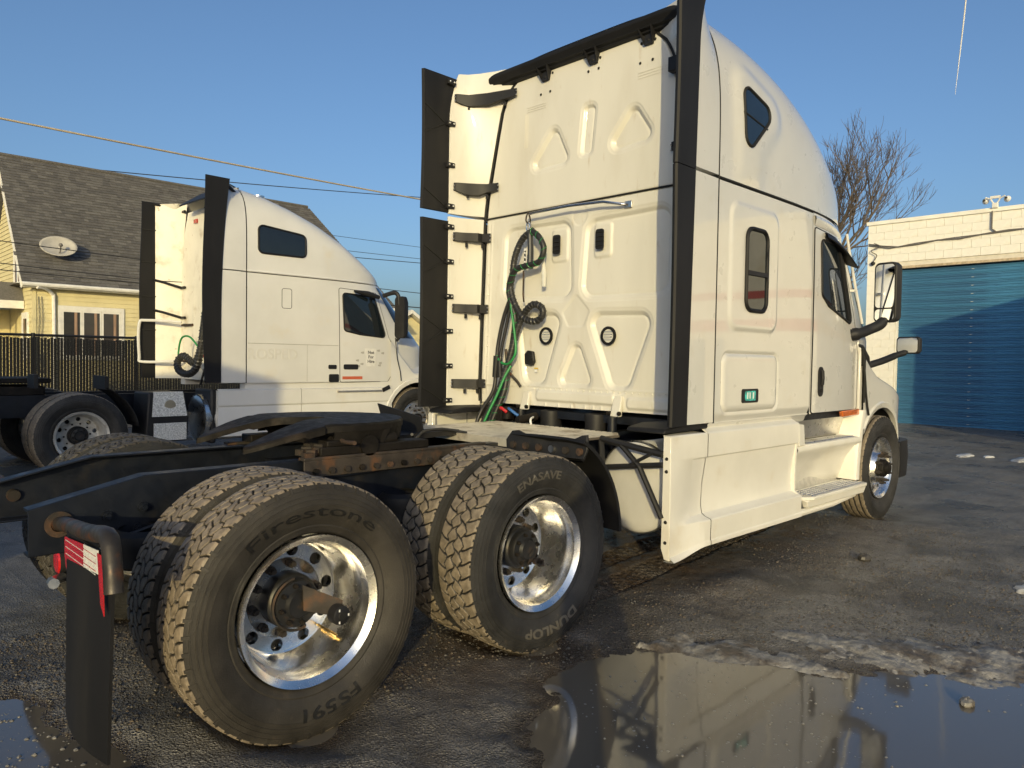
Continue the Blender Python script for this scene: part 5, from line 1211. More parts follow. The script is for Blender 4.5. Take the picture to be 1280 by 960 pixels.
far_ = sst(np.hypot(GX-2, GY), 30, 80); GZ = GZ*(1-far_)
me = bpy.data.meshes.new('ground'); nx_, ny_ = GX.shape
vv = np.stack([GX, GY, GZ], -1).reshape(-1, 3)
ii = np.arange(nx_*ny_).reshape(nx_, ny_); q = np.stack([ii[:-1, :-1], ii[1:, :-1], ii[1:, 1:], ii[:-1, 1:]], -1).reshape(-1, 4)
me.vertices.add(len(vv)); me.vertices.foreach_set('co', vv.ravel()); me.loops.add(q.size); me.loops.foreach_set('vertex_index', q.ravel().astype(np.int32))
me.polygons.add(len(q)); me.polygons.foreach_set('loop_start', np.arange(0, q.size, 4, dtype=np.int32)); me.polygons.foreach_set('use_smooth', np.ones(len(q), bool)); me.update(calc_edges=True)
def ground_mat():
    m_ = bpy.data.materials.new('wet_gravelly_asphalt'); m_.use_nodes = True; n = m_.node_tree.nodes; l = m_.node_tree.links; b = n['Principled BSDF']
    tc = n.new('ShaderNodeTexCoord'); src = tc.outputs['Object']
    def noise(sc, d=5, ro=.6):
        t = n.new('ShaderNodeTexNoise'); t.inputs['Scale'].default_value = sc; t.inputs['Detail'].default_value = d; t.inputs['Roughness'].default_value = ro; l.new(src, t.inputs['Vector']); return t.outputs['Fac']
    def mr(f, a, b_, c=0., d=1.):
        r = n.new('ShaderNodeMapRange'); r.inputs[1].default_value = a; r.inputs[2].default_value = b_; r.inputs[3].default_value = c; r.inputs[4].default_value = d; l.new(f, r.inputs[0]); return r.outputs[0]
    def mixc(f, a, c):
        x = n.new('ShaderNodeMix'); x.data_type = 'RGBA'; l.new(f, x.inputs[0])
        for i, q in ((6, a), (7, c)):
            if isinstance(q, tuple): x.inputs[i].default_value = (*q, 1)
            else: l.new(q, x.inputs[i])
        return x.outputs[2]
    vo = n.new('ShaderNodeTexVoronoi'); vo.inputs['Scale'].default_value = 85; l.new(src, vo.inputs['Vector'])
    c = mixc(mr(noise(.55), .38, .62), (.125,.12,.116), (.215,.205,.195))
    c = mixc(mr(noise(2.3), .5, .68), c, (.085,.081,.078))
    stone = mixc(mr(vo.outputs['Color'], .0, 1.0), (.055,.053,.050), (.30,.285,.265))
    c = mixc(mr(noise(7), .42, .62, .15, .75), c, stone)
    c = mixc(mr(noise(1.1), .58, .7, 0, .6), c, (.16,.125,.090))
    # mud near the water line stays wet: darker and shinier (follows the real height of the ground)
    ge = n.new('ShaderNodeNewGeometry'); sx = n.new('ShaderNodeSeparateXYZ'); l.new(ge.outputs['Position'], sx.inputs[0])
    ns = n.new('ShaderNodeMath'); ns.operation = 'MULTIPLY_ADD'; l.new(noise(6), ns.inputs[0]); ns.inputs[1].default_value = -.022; l.new(sx.outputs['Z'], ns.inputs[2])
    wet = mr(ns.outputs[0], -.004, .016, 1., 0.)
    c = mixc(wet, c, (.060,.047,.035))
    sy = n.new('ShaderNodeSeparateXYZ'); l.new(src, sy.inputs[0])
    def band(o_, a, b_, c_, d_):
        m1 = n.new('ShaderNodeMath'); m1.operation = 'MULTIPLY'; l.new(mr(o_, a, b_), m1.inputs[0]); l.new(mr(o_, c_, d_, 1., 0.), m1.inputs[1]); return m1.outputs[0]
    # mud dragged in along the wheel tracks
    md = n.new('ShaderNodeMath'); md.operation = 'MULTIPLY'; l.new(band(sy.outputs['Y'], -1.9, -1.0, .2, .9), md.inputs[0]); l.new(band(sy.outputs['X'], -.4, .6, 4.2, 6.5), md.inputs[1])
    md2 = n.new('ShaderNodeMath'); md2.operation = 'MULTIPLY'; l.new(md.outputs[0], md2.inputs[0]); l.new(mr(noise(3.), .3, .6, .35, .95), md2.inputs[1])
    c = mixc(md2.outputs[0], c, (.082,.056,.037))
    wx = n.new('ShaderNodeMath'); wx.operation = 'MAXIMUM'; l.new(wet, wx.inputs[0]); l.new(mr(md2.outputs[0], 0, 1, 0, .8), wx.inputs[1]); wet = wx.outputs[0]
    wp = mr(noise(.75, 4), .52, .60); wa = n.new('ShaderNodeMath'); wa.operation = 'MAXIMUM'; l.new(wet, wa.inputs[0]); wm_ = n.new('ShaderNodeMath'); wm_.operation = 'MULTIPLY'; l.new(wp, wm_.inputs[0]); wm_.inputs[1].default_value = .7; l.new(wm_.outputs[0], wa.inputs[1]); wet = wa.outputs[0]
    c = mixc(wm_.outputs[0], c, (.062,.057,.053))
    l.new(c, b.inputs['Base Color'])
    mu = n.new('ShaderNodeMix'); mu.data_type = 'FLOAT'; l.new(wet, mu.inputs[0]); l.new(mr(noise(1.6), .35, .62, .22, .58), mu.inputs[2]); mu.inputs[3].default_value = .22
    l.new(mu.outputs[0], b.inputs['Roughness'])
    vo2 = n.new('ShaderNodeTexVoronoi'); vo2.inputs['Scale'].default_value = 130; l.new(src, vo2.inputs['Vector'])
    ad = n.new('ShaderNodeMath'); ad.operation = 'ADD'; l.new(mr(vo.outputs['Distance'], 0, .6, 1, 0), ad.inputs[0]); l.new(mr(vo2.outputs['Distance'], 0, .6, .5, 0), ad.inputs[1])
    bp = n.new('ShaderNodeBump'); bp.inputs['Distance'].default_value = .010; bp.inputs['Strength'].default_value = 1.; l.new(ad.outputs[0], bp.inputs['Height'])
    bp2 = n.new('ShaderNodeBump'); bp2.inputs['Distance'].default_value = .02; bp2.inputs['Strength'].default_value = .6; l.new(noise(9, 6), bp2.inputs['Height']); l.new(bp.outputs[0], bp2.inputs['Normal'])
    l.new(bp2.outputs[0], b.inputs['Normal']); return m_
me.materials.append(ground_mat()); go = link('ground', me); tag(go, kind='structure')
# ---- puddle water
def water_mat():
    m_ = bpy.data.materials.new('muddy_water'); m_.use_nodes = True; n = m_.node_tree.nodes; l = m_.node_tree.links; b = n['Principled BSDF']
    b.inputs['Base Color'].default_value = (.13,.112,.088,1); b.inputs['Roughness'].default_value = .06; b.inputs['IOR'].default_value = 1.55; b.inputs['Specular IOR Level'].default_value = .8
    tc = n.new('ShaderNodeTexCoord'); t = n.new('ShaderNodeTexNoise'); t.inputs['Scale'].default_value = 3.; t.inputs['Detail'].default_value = 3; l.new(tc.outputs['Object'], t.inputs['Vector'])
    bp = n.new('ShaderNodeBump'); bp.inputs['Distance'].default_value = .0012; l.new(t.outputs['Fac'], bp.inputs['Height']); l.new(bp.outputs[0], b.inputs['Normal']); return m_
wm = water_mat()
ob('puddle', MB().add([(-.1,-4.2,.003),(3.5,-4.2,.003),(3.5,-1.1,.003),(-.1,-1.1,.003)], [(0,1,2,3)]), wm, kind='structure')
ob('puddle', MB().add([(-1.5,-1.1,.003),(-.45,-1.1,.003),(-.45,.3,.003),(-1.5,.3,.003)], [(0,1,2,3)]), wm, kind='structure')
# ---- loose gravel, floating ice crumbs, dirty snow
def gh(x, y): return float(ground_h(np.array([x]), np.array([y]))[0])
def stones(name, N, gen, smin, smax, mats, label, zfun):
    mb = MB(); ico = [(0,0,1),(.9,0,.4),(.28,.85,.4),(-.72,.52,.4),(-.72,-.52,.4),(.28,-.85,.4),(.72,.52,-.3),(-.28,.85,-.3),(-.9,0,-.3),(-.28,-.85,-.3),(.72,-.52,-.3)]
    fc = [(0,1,2),(0,2,3),(0,3,4),(0,4,5),(0,5,1),(1,6,2),(2,7,3),(3,8,4),(4,9,5),(5,10,1),(2,6,7),(3,7,8),(4,8,9),(5,9,10),(1,10,6)]
    r = random.Random(3)
    P = gen(N)
    Z = zfun(P[:, 0], P[:, 1])
    for (x, y), z in zip(P, Z):
        s = smin+(smax-smin)*r.random()**3; a = r.random()*6.28; c, d = math.cos(a), math.sin(a); k = [(.75+.5*r.random()) for _ in range(3)]; fl = .45+.4*r.random()
        vs = [(x+s*(c*p[0]*k[0]-d*p[1]*k[1]), y+s*(d*p[0]*k[0]+c*p[1]*k[1]), z+s*fl*(p[2]+.15)) for p in ico]
        mb.add(vs, fc, r.randrange(len(mats)))
    o = ob(name, mb, mats, None, 0, kind='stuff'); tag(o, label=label, cat='gravel'); return o
def gen_gravel(N):
    u = RNG.random((N, 2)); P = np.stack([-1.1+7.0*u[:, 0]**1.3, -3.6+4.3*u[:, 1]], -1)
    k = fbm(P[:, 0], P[:, 1], 1.2, 51, 3)+.35*np.exp(-((P[:, 1]+1.25+.18*(P[:, 0]-2.6))/.22)**2); P = P[(k > -.12+.45*RNG.random(N))]
    return P[ground_h(P[:, 0], P[:, 1]) > .004]
gm = [pm('stone_grey', (.10,.095,.088), .6, var=.3, scale=30), pm('stone_brown', (.10,.08,.062), .65, var=.3, scale=30), pm('stone_dark', (.06,.055,.05), .5, var=.3, scale=30), pm('stone_pale', (.32,.28,.23), .6, var=.2, scale=30)]
stones('loose_gravel', 62000, gen_gravel, .0022, .0095, gm[:3]+gm[1:3]+gm[2:3], 'loose gravel scattered over the wet yard', lambda x, y: ground_h(x, y))
icem = pm('dirty_ice', (.25,.24,.225), .5, var=.3, scale=14, col2=(.09,.075,.06), thr=(.42,.62), s2=7, bump=.012, bscale=38, col3=(.34,.32,.29), thr3=(.6,.68), s3=18)
icep = pm('pale_ice_crumb', (.20,.19,.175), .5, var=.2, scale=20)
def gen_ice(N):
    u = RNG.random((N, 2)); P = np.stack([.2+2.6*u[:, 0], -3.6+2.3*u[:, 1]], -1); k = fbm(P[:, 0], P[:, 1], 1.6, 61, 3)
    P = P[k > -.15+.6*RNG.random(N)]; return P[ground_h(P[:, 0], P[:, 1]) < .0]
o2 = stones('ice_crumbs', 700, lambda N: (lambda P: P[ground_h(P[:, 0], P[:, 1]) < .0])(np.stack([-1.3+.8*RNG.random(N), -1.0+1.1*RNG.random(N)], -1)), .002, .012, [icep], 'pale ice crumbs floating on the small puddle under the mud flap', lambda x, y: 0*x+.002); o2['category'] = 'ice'
o = stones('ice_crumbs', 5000, gen_ice, .0018, .008, [icep], 'small pale ice crumbs floating on the puddle', lambda x, y: 0*x+.002); o['category'] = 'ice'
def ridge(path, w, hh, label, seed):
    """crust of old snow: a height sheet that only surfaces, raggedly, along the path"""
    P = np.array(spline(path, 10)); x0, y0 = P.min(0)-w*1.6; x1, y1 = P.max(0)+w*1.6; stp = .0115
    X, Y = np.meshgrid(np.arange(x0, x1, stp), np.arange(y0, y1, stp), indexing='ij')
    dd = np.full(X.shape, 9.); tt = np.zeros(X.shape)
    for i, p in enumerate(P):
        q = np.hypot(X-p[0], Y-p[1]); k = q < dd; dd = np.where(k, q, dd); tt = np.where(k, i/(len(P)-1), tt)
    en = np.sin(PI*np.clip(tt, .03, .97))**.6
    prof = 1-dd/(w*en*(1+.55*fbm(X, Y, 3.1, seed, 3)))
    hgt = hh*np.clip(prof, -1, 1)+.020*fbm(X, Y, 7., seed+3, 4)+.010*fbm(X, Y, 26., seed+9, 3)-.002
    Z = np.maximum(ground_h(X, Y), .0035)+np.minimum(hgt, hh*.75+.25*hgt)
    keep = hgt > -.012; ii = -np.ones(X.shape, int); mb = MB(); idx = np.argwhere(keep)
    for n_, (i, j) in enumerate(idx): ii[i, j] = n_
    mb.v = [(float(X[i, j]), float(Y[i, j]), float(Z[i, j])) for i, j in idx]
    q = [(ii[i, j], ii[i+1, j], ii[i+1, j+1], ii[i, j+1]) for i, j in idx if i+1 < X.shape[0] and j+1 < X.shape[1]]
    mb.f = [tuple(int(k) for k in f_) for f_ in q if min(f_) >= 0]; mb.mi = [0]*len(mb.f)
    o = ob('snow_ridge', mb, icem, None, 180); tag(o, label=label, cat='dirty snow', group='dirty snow ridges'); return o
ridge([(2.40,-2.02),(2.50,-2.30),(2.66,-2.60),(2.90,-2.90),(3.15,-3.25)], .24, .024, 'long dirty grey snow ridge right of the puddle', 5)
ridge([(1.72,-1.55),(1.90,-1.72),(2.02,-1.95),(2.10,-2.2),(2.16,-2.42)], .13, .026, 'short dirty snow ridge along the puddle shore nearest the truck', 9)
for k, (x, y, s, lb) in enumerate(((2.264,-2.92,.035,'lone stone standing in the puddle'), (4.35,-1.72,.05,'dark flat stone lying on the open asphalt'))):
    mb = MB().ball((0,0,0), s, 6, (1.2,.9,.7)); r_ = random.Random(k); mb.v = [(a*(1+.3*(r_.random()-.5)), b*(1+.3*(r_.random()-.5)), c*(1+.3*(r_.random()-.5))) for a, b, c in mb.v]
    so = ob('stone', mb, icem if k == 0 else gm[2], None, 30); so.location = (x, y, max(gh(x, y), 0)+s*.3); tag(so, label=lb, cat='stone')
snowm = pm('old_snow', (.62,.62,.61), .6, var=.15, scale=9, col2=(.35,.33,.30), thr=(.45,.65), s2=6)
for k, (x, y, a, b_) in enumerate(((12.47,-.37,.30,.12),(12.63,-.66,.16,.08),(12.74,-1.15,.42,.16),(4.36,-2.76,.12,.10))):
    r_ = random.Random(20+k); P = [(x+a*(.7+.6*r_.random())*math.cos(t), y+b_*(.7+.6*r_.random())*math.sin(t)) for t in np.linspace(0, 2*PI, 18, endpoint=False)]
    zz = .045 if x > 8 else gh(x, y)+.012; zz = max([gh(px, py) for px, py in P])+.004
    mb = MB(); mb.v = [(px, py, gh(px, py)-.01) for px, py in P]+[(x+(px-x)*.8, y+(py-y)*.8, zz+.006) for px, py in P]+[(x, y, zz+.012)]; n_ = len(P)
    mb.f = [(i, (i+1) % n_, n_+(i+1) % n_, n_+i) for i in range(n_)]+[(n_+i, n_+(i+1) % n_, 2*n_) for i in range(n_)]; mb.mi = [0]*len(mb.f)
    so = ob('snow_patch', mb, snowm, None, 60); tag(so, label=('leftmost patch of old snow on the asphalt before the blue door', 'smallest of the old snow patches before the blue door', 'old snow patch at the right edge before the blue door', 'small pale snow remnant at the right edge above the snow ridges')[k], cat='snow patch', group='old snow patches')
# ---- garage with the blue door
GA = empty('garage', (19,0,0), label='white painted block garage with a weathered blue roller door', cat='garage')
cream = pm('cream_painted_block', (.82,.80,.73), .75, var=.06, scale=3, col2=(.72,.67,.56), thr=(.52,.75), s2=2.5, bump=.003, bscale=60)
mortar = pm('painted_joint', (.66,.62,.53), .85, var=.08)
core = MB(); core.box(.02,9,-14,-.9,0,5.16); core.box(.02,9,2.92,3.655,0,5.16); core.box(.02,9,-.9,2.92,4.08,5.16); core.box(.5,9,-.9,2.92,0,4.08)
ob('wall_core', core, mortar, GA, 0)
BLK_C = {}
for r_ in range(26):
    z = .0+r_*.2; y = 3.66; k = 0; half = r_ % 2
    while y > -2.6:
        w = .2 if (k == 0 and half) else .4
        y1_, y0_ = y, y-w
        if z < 4.05:
            if y1_ > 2.93 and y0_ < 2.93: y0_ = 2.93
            elif y1_ > -.91 and y0_ < -.91: y1_ = -.91
            elif y1_ <= 2.93 and y0_ >= -.91: y -= w; k += 1; continue
        ww = round(y1_-y0_, 3)
        if ww > .03:
            if ww not in BLK_C: BLK_C[ww] = mesh_of(MB().box(0,.03,-ww/2+.003,ww/2-.003,.0,.197), 'block', cream, 0)
            b = link('block', BLK_C[ww], GA); b.location = (-.012+.006*random.random(), (y0_+y1_)/2, z)
        y -= w; k += 1
ob('cap_course', MB().box(-.05,9,-14,3.70,5.20,5.30), cream, GA, 0, bevel=.01)
redp = pm('red_stripe_paint', (.50,.035,.03), .6, var=.1)
ob('red_stripe', MB().box(-.015,.03,-14,-2.6,3.40,3.56), redp, GA); ob('red_stripe', MB().box(-.015,.03,-14,-2.6,2.65,3.05), redp, GA); ob('wall_face', MB().box(0,.02,-14,-2.61,0,5.19), cream, GA)
bluep = pm('weathered_blue_paint', (.045,.19,.36), .6, var=.25, scale=2.2, col2=(.03,.115,.235), thr=(.42,.62), s2=1.1, det=8, stretch=(1,.5,2.5), col3=(.62,.62,.56), thr3=(.70,.74), s3=2.6, bump=.002, bscale=30)
DO = ob('door_lining', MB().box(.22,.25,-.9,2.92,0,4.08), gasket, GA)
nsl = 20
prof = [(0,0),(0,.02),(-.012,.03),(-.012,.062),(0,.07),(0,.085),(-.014,.095),(-.014,.13),(0,.14),(0,.15),(-.014,.158),(-.014,.187),(.012,.194),(.012,.2045)]
SL = mesh_of(MB().grid([[(a, y, z) for a, z in prof] for y in (-.89, 2.905)]), 'slat', bluep, 20)
for k in range(nsl):
    s_ = link('door_slat', SL, GA); s_.location = (.14+.004*random.random(), 0, .0+k*.2)
ob('door_frame', MB().box(.0,.14,2.89,2.92,0,4.06), cream, GA); ob('door_head', MB().box(-.02,.10,-.9,2.95,4.02,4.08), pm('weathered_wood', (.45,.36,.25), .8, var=.25, scale=12), GA)
cable = pm('grey_cable', (.14,.13,.12), .6)
def sag(a, b, s, n=24):
    a, b = np.array(a, float), np.array(b, float); return [tuple(a+(b-a)*t-np.array([0,0,4*s*t*(1-t)])) for t in np.linspace(0, 1, n)]
ob('wall_cable', MB().tube([(-.04,3.62,4.72),(-.04,3.3,4.64),(-.04,2.9,4.58),(-.04,2.4,4.60),(-.04,2.0,4.66),(-.04,1.5,4.64),(-.04,1.0,4.70),(-.04,.5,4.74),(-.04,-.5,4.72)], .016, n=6), cable, GA)
ob('wall_cable', MB().tube([(-.045,3.62,4.68),(-.045,3.1,4.56),(-.045,2.5,4.63),(-.045,1.6,4.68),(-.045,.8,4.70),(-.045,-.5,4.76)], .012, n=6), cable, GA)
ob('lamp_conduit', MB().tube([(-.05,.84,5.22),(-.05,.84,4.80),(-.05,.76,4.73)], .018, n=6), cable, GA)
FLD = empty('flood_light', (19-.06,.78,5.28), label='twin white flood light on the garage parapet', cat='flood light')
lampw = pm('lamp_white', (.75,.74,.70), .5)
ob('mount', MB().box(-.05,.05,-.06,.06,0,.12), lampw, FLD, bevel=.01)
for s in (-1, 1):
    ob('lamp_arm', MB().tube([(0,s*.03,.10),(-.02,s*.10,.22),(-.04,s*.20,.26)], .018, n=6), lampw, FLD)
    ob('lamp_head', MB().lathe([(.03,0),(.05,.05),(.075,.14),(.07,.15),(0,.13)], (-.05,s*.22,.20), 'X', 14), lampw, FLD)
ob('lamp_arm', MB().box(-.05,.0,-.10,.10,.22,.28), lampw, FLD)
# small things on the garage corner
VP = empty('vent_pipe', (20.2,3.3,5.25), label='short rusty vent pipe on the garage roof corner', cat='vent pipe')
ob('pipe', MB().cyl((0,0,-.1),(0,0,.22), .06, n=10), rust, VP); ob('cap', MB().lathe([(0,.32),(.11,.25),(.11,.23),(0,.25)], (0,0,0), 'Z', 12), rust, VP)
CM = empty('wall_camera', (18.93,3.5,4.2), label='small dark camera on the garage corner with loose wires', cat='camera')
ob('camera_body', MB().ball((0,0,0), .055, 6), blackp, CM); ob('loose_wire', MB().tube(spline([(0,0,.04),(-.03,-.1,.2),(-.02,.05,.33),(-.03,-.18,.42),(-.02,-.02,.52)], 5), .012, n=5), cable, CM)
# ---- bare tree behind the garage
bark = pm('grey_bark', (.12,.095,.075), .85, var=.3, scale=14)
def tree(name, base, H, seed, label, spread=.55, levels=5, lean=(0,0)):
    r = random.Random(seed); root = empty(name, base, label=label, cat='tree')
    trunk = MB(); crown = MB()
    def grow(p, d, L, rad, lev, mb):
        n = 4; pts = [Vector(p)]; q = Vector(p); dd = Vector(d)
        for i in range(n):
            dd = (dd+Vector((r.uniform(-.16,.16), r.uniform(-.16,.16), r.uniform(-.04,.12)))).normalized(); q = q+dd*(L/n); pts.append(q.copy())
        mb.tube(pts, [rad*(1-.13*i) for i in range(n+1)], n=8 if lev == 0 else (5 if lev < 3 else 3), caps=False)
        if lev >= levels: return
        k = (5 if lev == 0 else r.choice((3,3,4)))
        for j in range(k):
            a = pts[-1] if j == 0 else pts[r.choice((2,3,4))]; ax = dd.cross(Vector((r.uniform(-1,1), r.uniform(-1,1), r.uniform(-1,1)))).normalized()
            nd = (Matrix.Rotation(r.uniform(.25,.85)*(.6 if j == 0 else 1.)*spread/.55, 3, ax) @ dd); nd.z += .17; nd.normalize()
            grow(a, nd, L*r.uniform(.60,.80), max(rad*r.uniform(.44,.62), .008), lev+1, crown)
    grow((0,0,0), (lean[0],lean[1],1), H*.30, H*.022, 0, trunk)
    ob('trunk', trunk, bark, root, 60); ob('crown', crown, bark, root, 60); return root
tree('bare_tree', (27.0,9.4,0), 12.6, 21, 'tall bare winter tree behind the garage', .46, 6)
tree('bare_tree', (30.0,9.6,0), 8.0, 5, 'smaller bare tree close behind the cab roof', .6, 5)
# ---- house
HO = empty('house', (2.95,17.95,0), label='pale yellow clapboard house with a steep grey shingle roof', cat='house')
siding = pm('pale_yellow_siding', (.68,.60,.34), .7, var=.05, scale=3, col2=(.58,.50,.28), thr=(.55,.75), s2=2.2)
trimw = pm('white_house_trim', (.78,.76,.70), .6)
def boards(x0, x1, z0, z1, yfun, dz=.115):
    mb = MB(); z = z0
    while z < z1-.01:
        zt = min(z+dz, z1); a, b, c, d_ = (x0, z), (x1, z), (x1, zt), (x0, zt)
        mb.add([(x0,-.022,z),(x1,-.022,z),(x1,-.006,zt),(x0,-.006,zt),(x0,0,z),(x1,0,z)], [(0,1,2,3),(4,5,1,0)]); z = zt
    return mb
fw_ = boards(0, 10.6, 0, 3.35, None); ob('front_siding', fw_, siding, HO, 0, kind='stuff')
ob('wall_core', MB().box(.02,10.58,.005,5.2,0,3.35), siding, HO, 0)
# gable wall facing -X with boards
gm_ = MB(); z = 0.
SLP = 1.24
while z < 6.5:
    zt = z+.115; d0 = max(0, (z-3.35)/SLP); 
    if 5.4-2*d0 < .1: break
    d1 = max(0, (zt-3.35)/SLP)
    gm_.add([(-.022,d0,z),(-.022,5.4-d0,z),(-.006,5.4-d1,zt),(-.006,d1,zt)], [(0,1,2,3)]); z = zt
ob('gable_siding', gm_, siding, HO, 0, kind='stuff')
# roof: shingle courses, front slope, hip on the right
shingle = [pm('shingle_%s' % 'abcd'[k], c, .85, var=.15, scale=25, bump=.004, bscale=60) for k, c in enumerate(((.115,.108,.10),(.135,.128,.118),(.098,.093,.088),(.155,.147,.135)))]
rf = MB(); r_ = random.Random(8); y0e, z0e = -.28, 3.35-.28*SLP*.2
sl_len = math.hypot(2.95, 2.95*SLP); uy, uz = 2.95/sl_len, 2.95*SLP/sl_len; nrm_ = Vector((0, -uz, uy))
course = .11; nc = int(sl_len/course)
for c_ in range(nc):
    s0 = c_*course; x = -.30-r_.random()*.2; s1 = s0+course*1.15
    xr = 10.9-(s0/sl_len)*1.85
    while x < xr:
        w = .10+.16*r_.random(); xa = max(x, -.30); xb = min(x+w, xr)
        t0 = .016+.010*r_.random(); 
        P = lambda xx, s, h: (xx, y0e+uy*s-uz*h*1.0*.0+nrm_.y*h, z0e+uz*s+nrm_.z*h)
        rf.add([P(xa,s0,t0),P(xb,s0,t0),P(xb,s1,.004),P(xa,s1,.004),P(xa,s0,0),P(xb,s0,0)], [(0,1,2,3),(4,5,1,0)], r_.choices((0,1,2,3), (4,4,3,1.2))[0]); x += w
RF = empty('roof', (0,0,0), HO)
ob('shingle_courses', rf, shingle, RF, 0, kind='stuff')
yr, zr = y0e+2.95, z0e+2.95*SLP
und = MB(); und.add([(-.30,y0e,z0e-.02),(10.9,y0e,z0e-.02),(9.05,yr,zr-.02),(-.30,yr,zr-.02),(-.30,yr+2.9,z0e),(10.9,yr+2.9,z0e)], [(0,1,2,3),(3,2,5,4),(1,5,2),(0,4,5,1)])
ob('roof_deck', und, shingle[2], RF, 0)
ob('ridge_cap', MB().tube([(-.31,yr,zr),(9.05,yr,zr)], .06, n=6), shingle[0], RF)
ob('rake_board', MB().prism([(-.32,y0e,z0e-.16),(-.32,y0e,z0e-.01),(-.32,yr,zr-.01),(-.32,yr,zr-.20)], (.03,0,0)), trimw, RF)
ob('fascia', MB().box(-.30,10.9,y0e-.01,y0e+.015,z0e-.13,z0e-.012), trimw, RF); ob('soffit', MB().box(-.28,10.8,y0e+.02,0,z0e-.13,z0e-.11), trimw, RF)
ob('gutter', MB().tube([(-.30,y0e-.05,z0e-.06),(10.9,y0e-.05,z0e-.06)], .055, n=8), trimw, RF)
ob('corner_board', MB().box(-.03,.06,-.035,.02,0,3.3), siding, HO); 
ob('downpipe', MB().tube(spline([(.02,y0e-.04,z0e-.12),(.22,-.22,z0e-.14),(.40,-.07,3.02),(.44,-.06,2.7),(.44,-.06,.2)], 6), .045, n=8), trimw, HO)
def window(x0, x1, z0, z1, n, parent, curtain=None, axis='x'):
    f = MB(); t = .085
    wf = empty('window', (0,0,0), parent)
    pc = lambda a0, a1, d0, d1, zz0, zz1: (MB().box(a0,a1,d0,d1,zz0,zz1) if axis == 'x' else MB().box(d0,d1,a0,a1,zz0,zz1))
    ob('frame', pc(x0-t,x1+t,-.05,.0,z1,z1+.11), trimw, wf); ob('sill', pc(x0-t-.03,x1+t+.03,-.075,.0,z0-.07,z0), trimw, wf)
    ob('frame', pc(x0-t,x0,-.048,.0,z0,z1), trimw, wf); ob('frame', pc(x1,x1+t,-.048,.0,z0,z1), trimw, wf)
    w = (x1-x0)/n
    for k in range(n):
        a = x0+w*k; b = a+w
        ob('sash', pc(a+.004,a+.045,-.04,-.0245,z0,z1), trimw, wf); ob('sash', pc(b-.045,b-.004,-.04,-.0245,z0,z1), trimw, wf); ob('sash', pc(a+.045,b-.045,-.04,-.0245,z1-.05,z1), trimw, wf); ob('sash', pc(a+.045,b-.045,-.04,-.0245,z0,z0+.05), trimw, wf)
        ob('pane', pc(a+.045,b-.045,-.033,-.0255,z0+.05,z1-.05), glass_house, wf)
        ob('curtain', MB().grid([[((a+.62*w+.14*w*s, -.0345-.001*math.sin(s*18), zz) if axis == 'x' else (-.0345, a+.62*w+.14*w*s, zz)) for s in np.linspace(0, 1, 9)] for zz in (z0+.05, z1-.05)]), curtain or curt, wf)
glass_house = pm('house_window_glass', (.035,.035,.036), .08, var=.1); curt = pm('tan_curtain', (.34,.22,.15), .8, var=.3, scale=9, stretch=(6,6,.2))
window(.62, 2.02, 1.42, 2.64, 3, HO); window(5.0, 6.2, 1.42, 2.64, 2, HO)
GW = empty('gable_side', (0,0,0), HO)
window(.5, 1.0, 1.4, 2.45, 1, HO, axis='y'); window(1.25, 1.95, 3.35, 4.85, 2, HO, axis='y')
# porch at the left gable end
ob('porch_roof', MB().prism([(-2.6,.9,2.85),(-.02,.9,2.85),(-.02,1.2,3.35),(-2.6,1.2,3.35)], (0,2.2,0)), shingle[1], HO); ob('porch_fascia', MB().box(-2.6,-.03,.86,.90,2.66,2.86), trimw, HO)
ob('porch_post', MB().box(-1.05,-.95,.95,1.05,0,2.66), trimw, HO); ob('porch_wall', MB().box(-2.6,-.03,2.6,2.7,0,2.7), siding, HO)
for k in range(2): ob('wall_wire', MB().tube([(.10+.07*k,-.04,2.95),(.12+.07*k,-.05,2.4),(.09+.07*k,-.04,1.8),(.14+.07*k,-.04,1.0)], .008, n=5), cable, HO)
# satellite dish on the roof
DI = empty('satellite_dish', (3.55,18.35,4.02), label='grey satellite dish on the lower roof of the yellow house', cat='satellite dish')
dm = pm('dish_grey', (.42,.40,.36), .55)
G = []
Rd = Matrix.Rotation(math.radians(-65), 3, 'X') @ Matrix.Rotation(math.radians(8), 3, 'Y'); Rz = Matrix.Rotation(math.radians(-8), 3, 'Z')
for i in range(9):
    rr = i/8; G.append([tuple(Vector((0,-.22,.22))+Rz @ (Matrix.Rotation(math.radians(62), 3, 'X') @ Vector((.42*rr*math.cos(t), .30*rr*math.sin(t), .09*rr*rr)))) for t in np.linspace(0, 2*PI, 32, endpoint=False)])
do_ = ob('reflector', MB().grid(G, cv=True), dm, DI, 60); do_.modifiers.new('s', 'SOLIDIFY').thickness = .012
ob('mast', MB().tube([(0,.02,-.05),(0,-.05,.15),(0,-.16,.20)], .025, n=8), cable, DI); ob('feed_arm', MB().tube([(0,-.20,.0),(0,-.42,.12),(0,-.46,.25)], .018, n=6), cable, DI); ob('feed_horn', MB().ball((0,-.46,.27), .05, 5), cable, DI)
# second small house far right of the parked truck
H2O = empty('house', (14.6,20.0,-.75), label='small yellow gabled house glimpsed between the two trucks', cat='house')
ob('wall', MB().prism([(0,0,0),(3.2,0,0),(3.2,0,2.9),(1.5,0,4.0),(0,0,3.3)], (0,4,0)), siding, H2O, 0)
ob('roof', MB().prism([(-.3,-.25,3.18),(1.5,-.25,4.2),(3.5,-.25,2.95),(3.5,-.25,2.83),(1.5,-.25,4.06),(-.3,-.25,3.04)], (0,4.6,0)), trimw, H2O, 0)
ob('window', MB().box(.9,2.2,-.04,0,1.7,2.75), trimw, H2O); ob('pane', MB().box(1.0,2.1,-.05,-.041,1.8,2.65), glass_house, H2O)
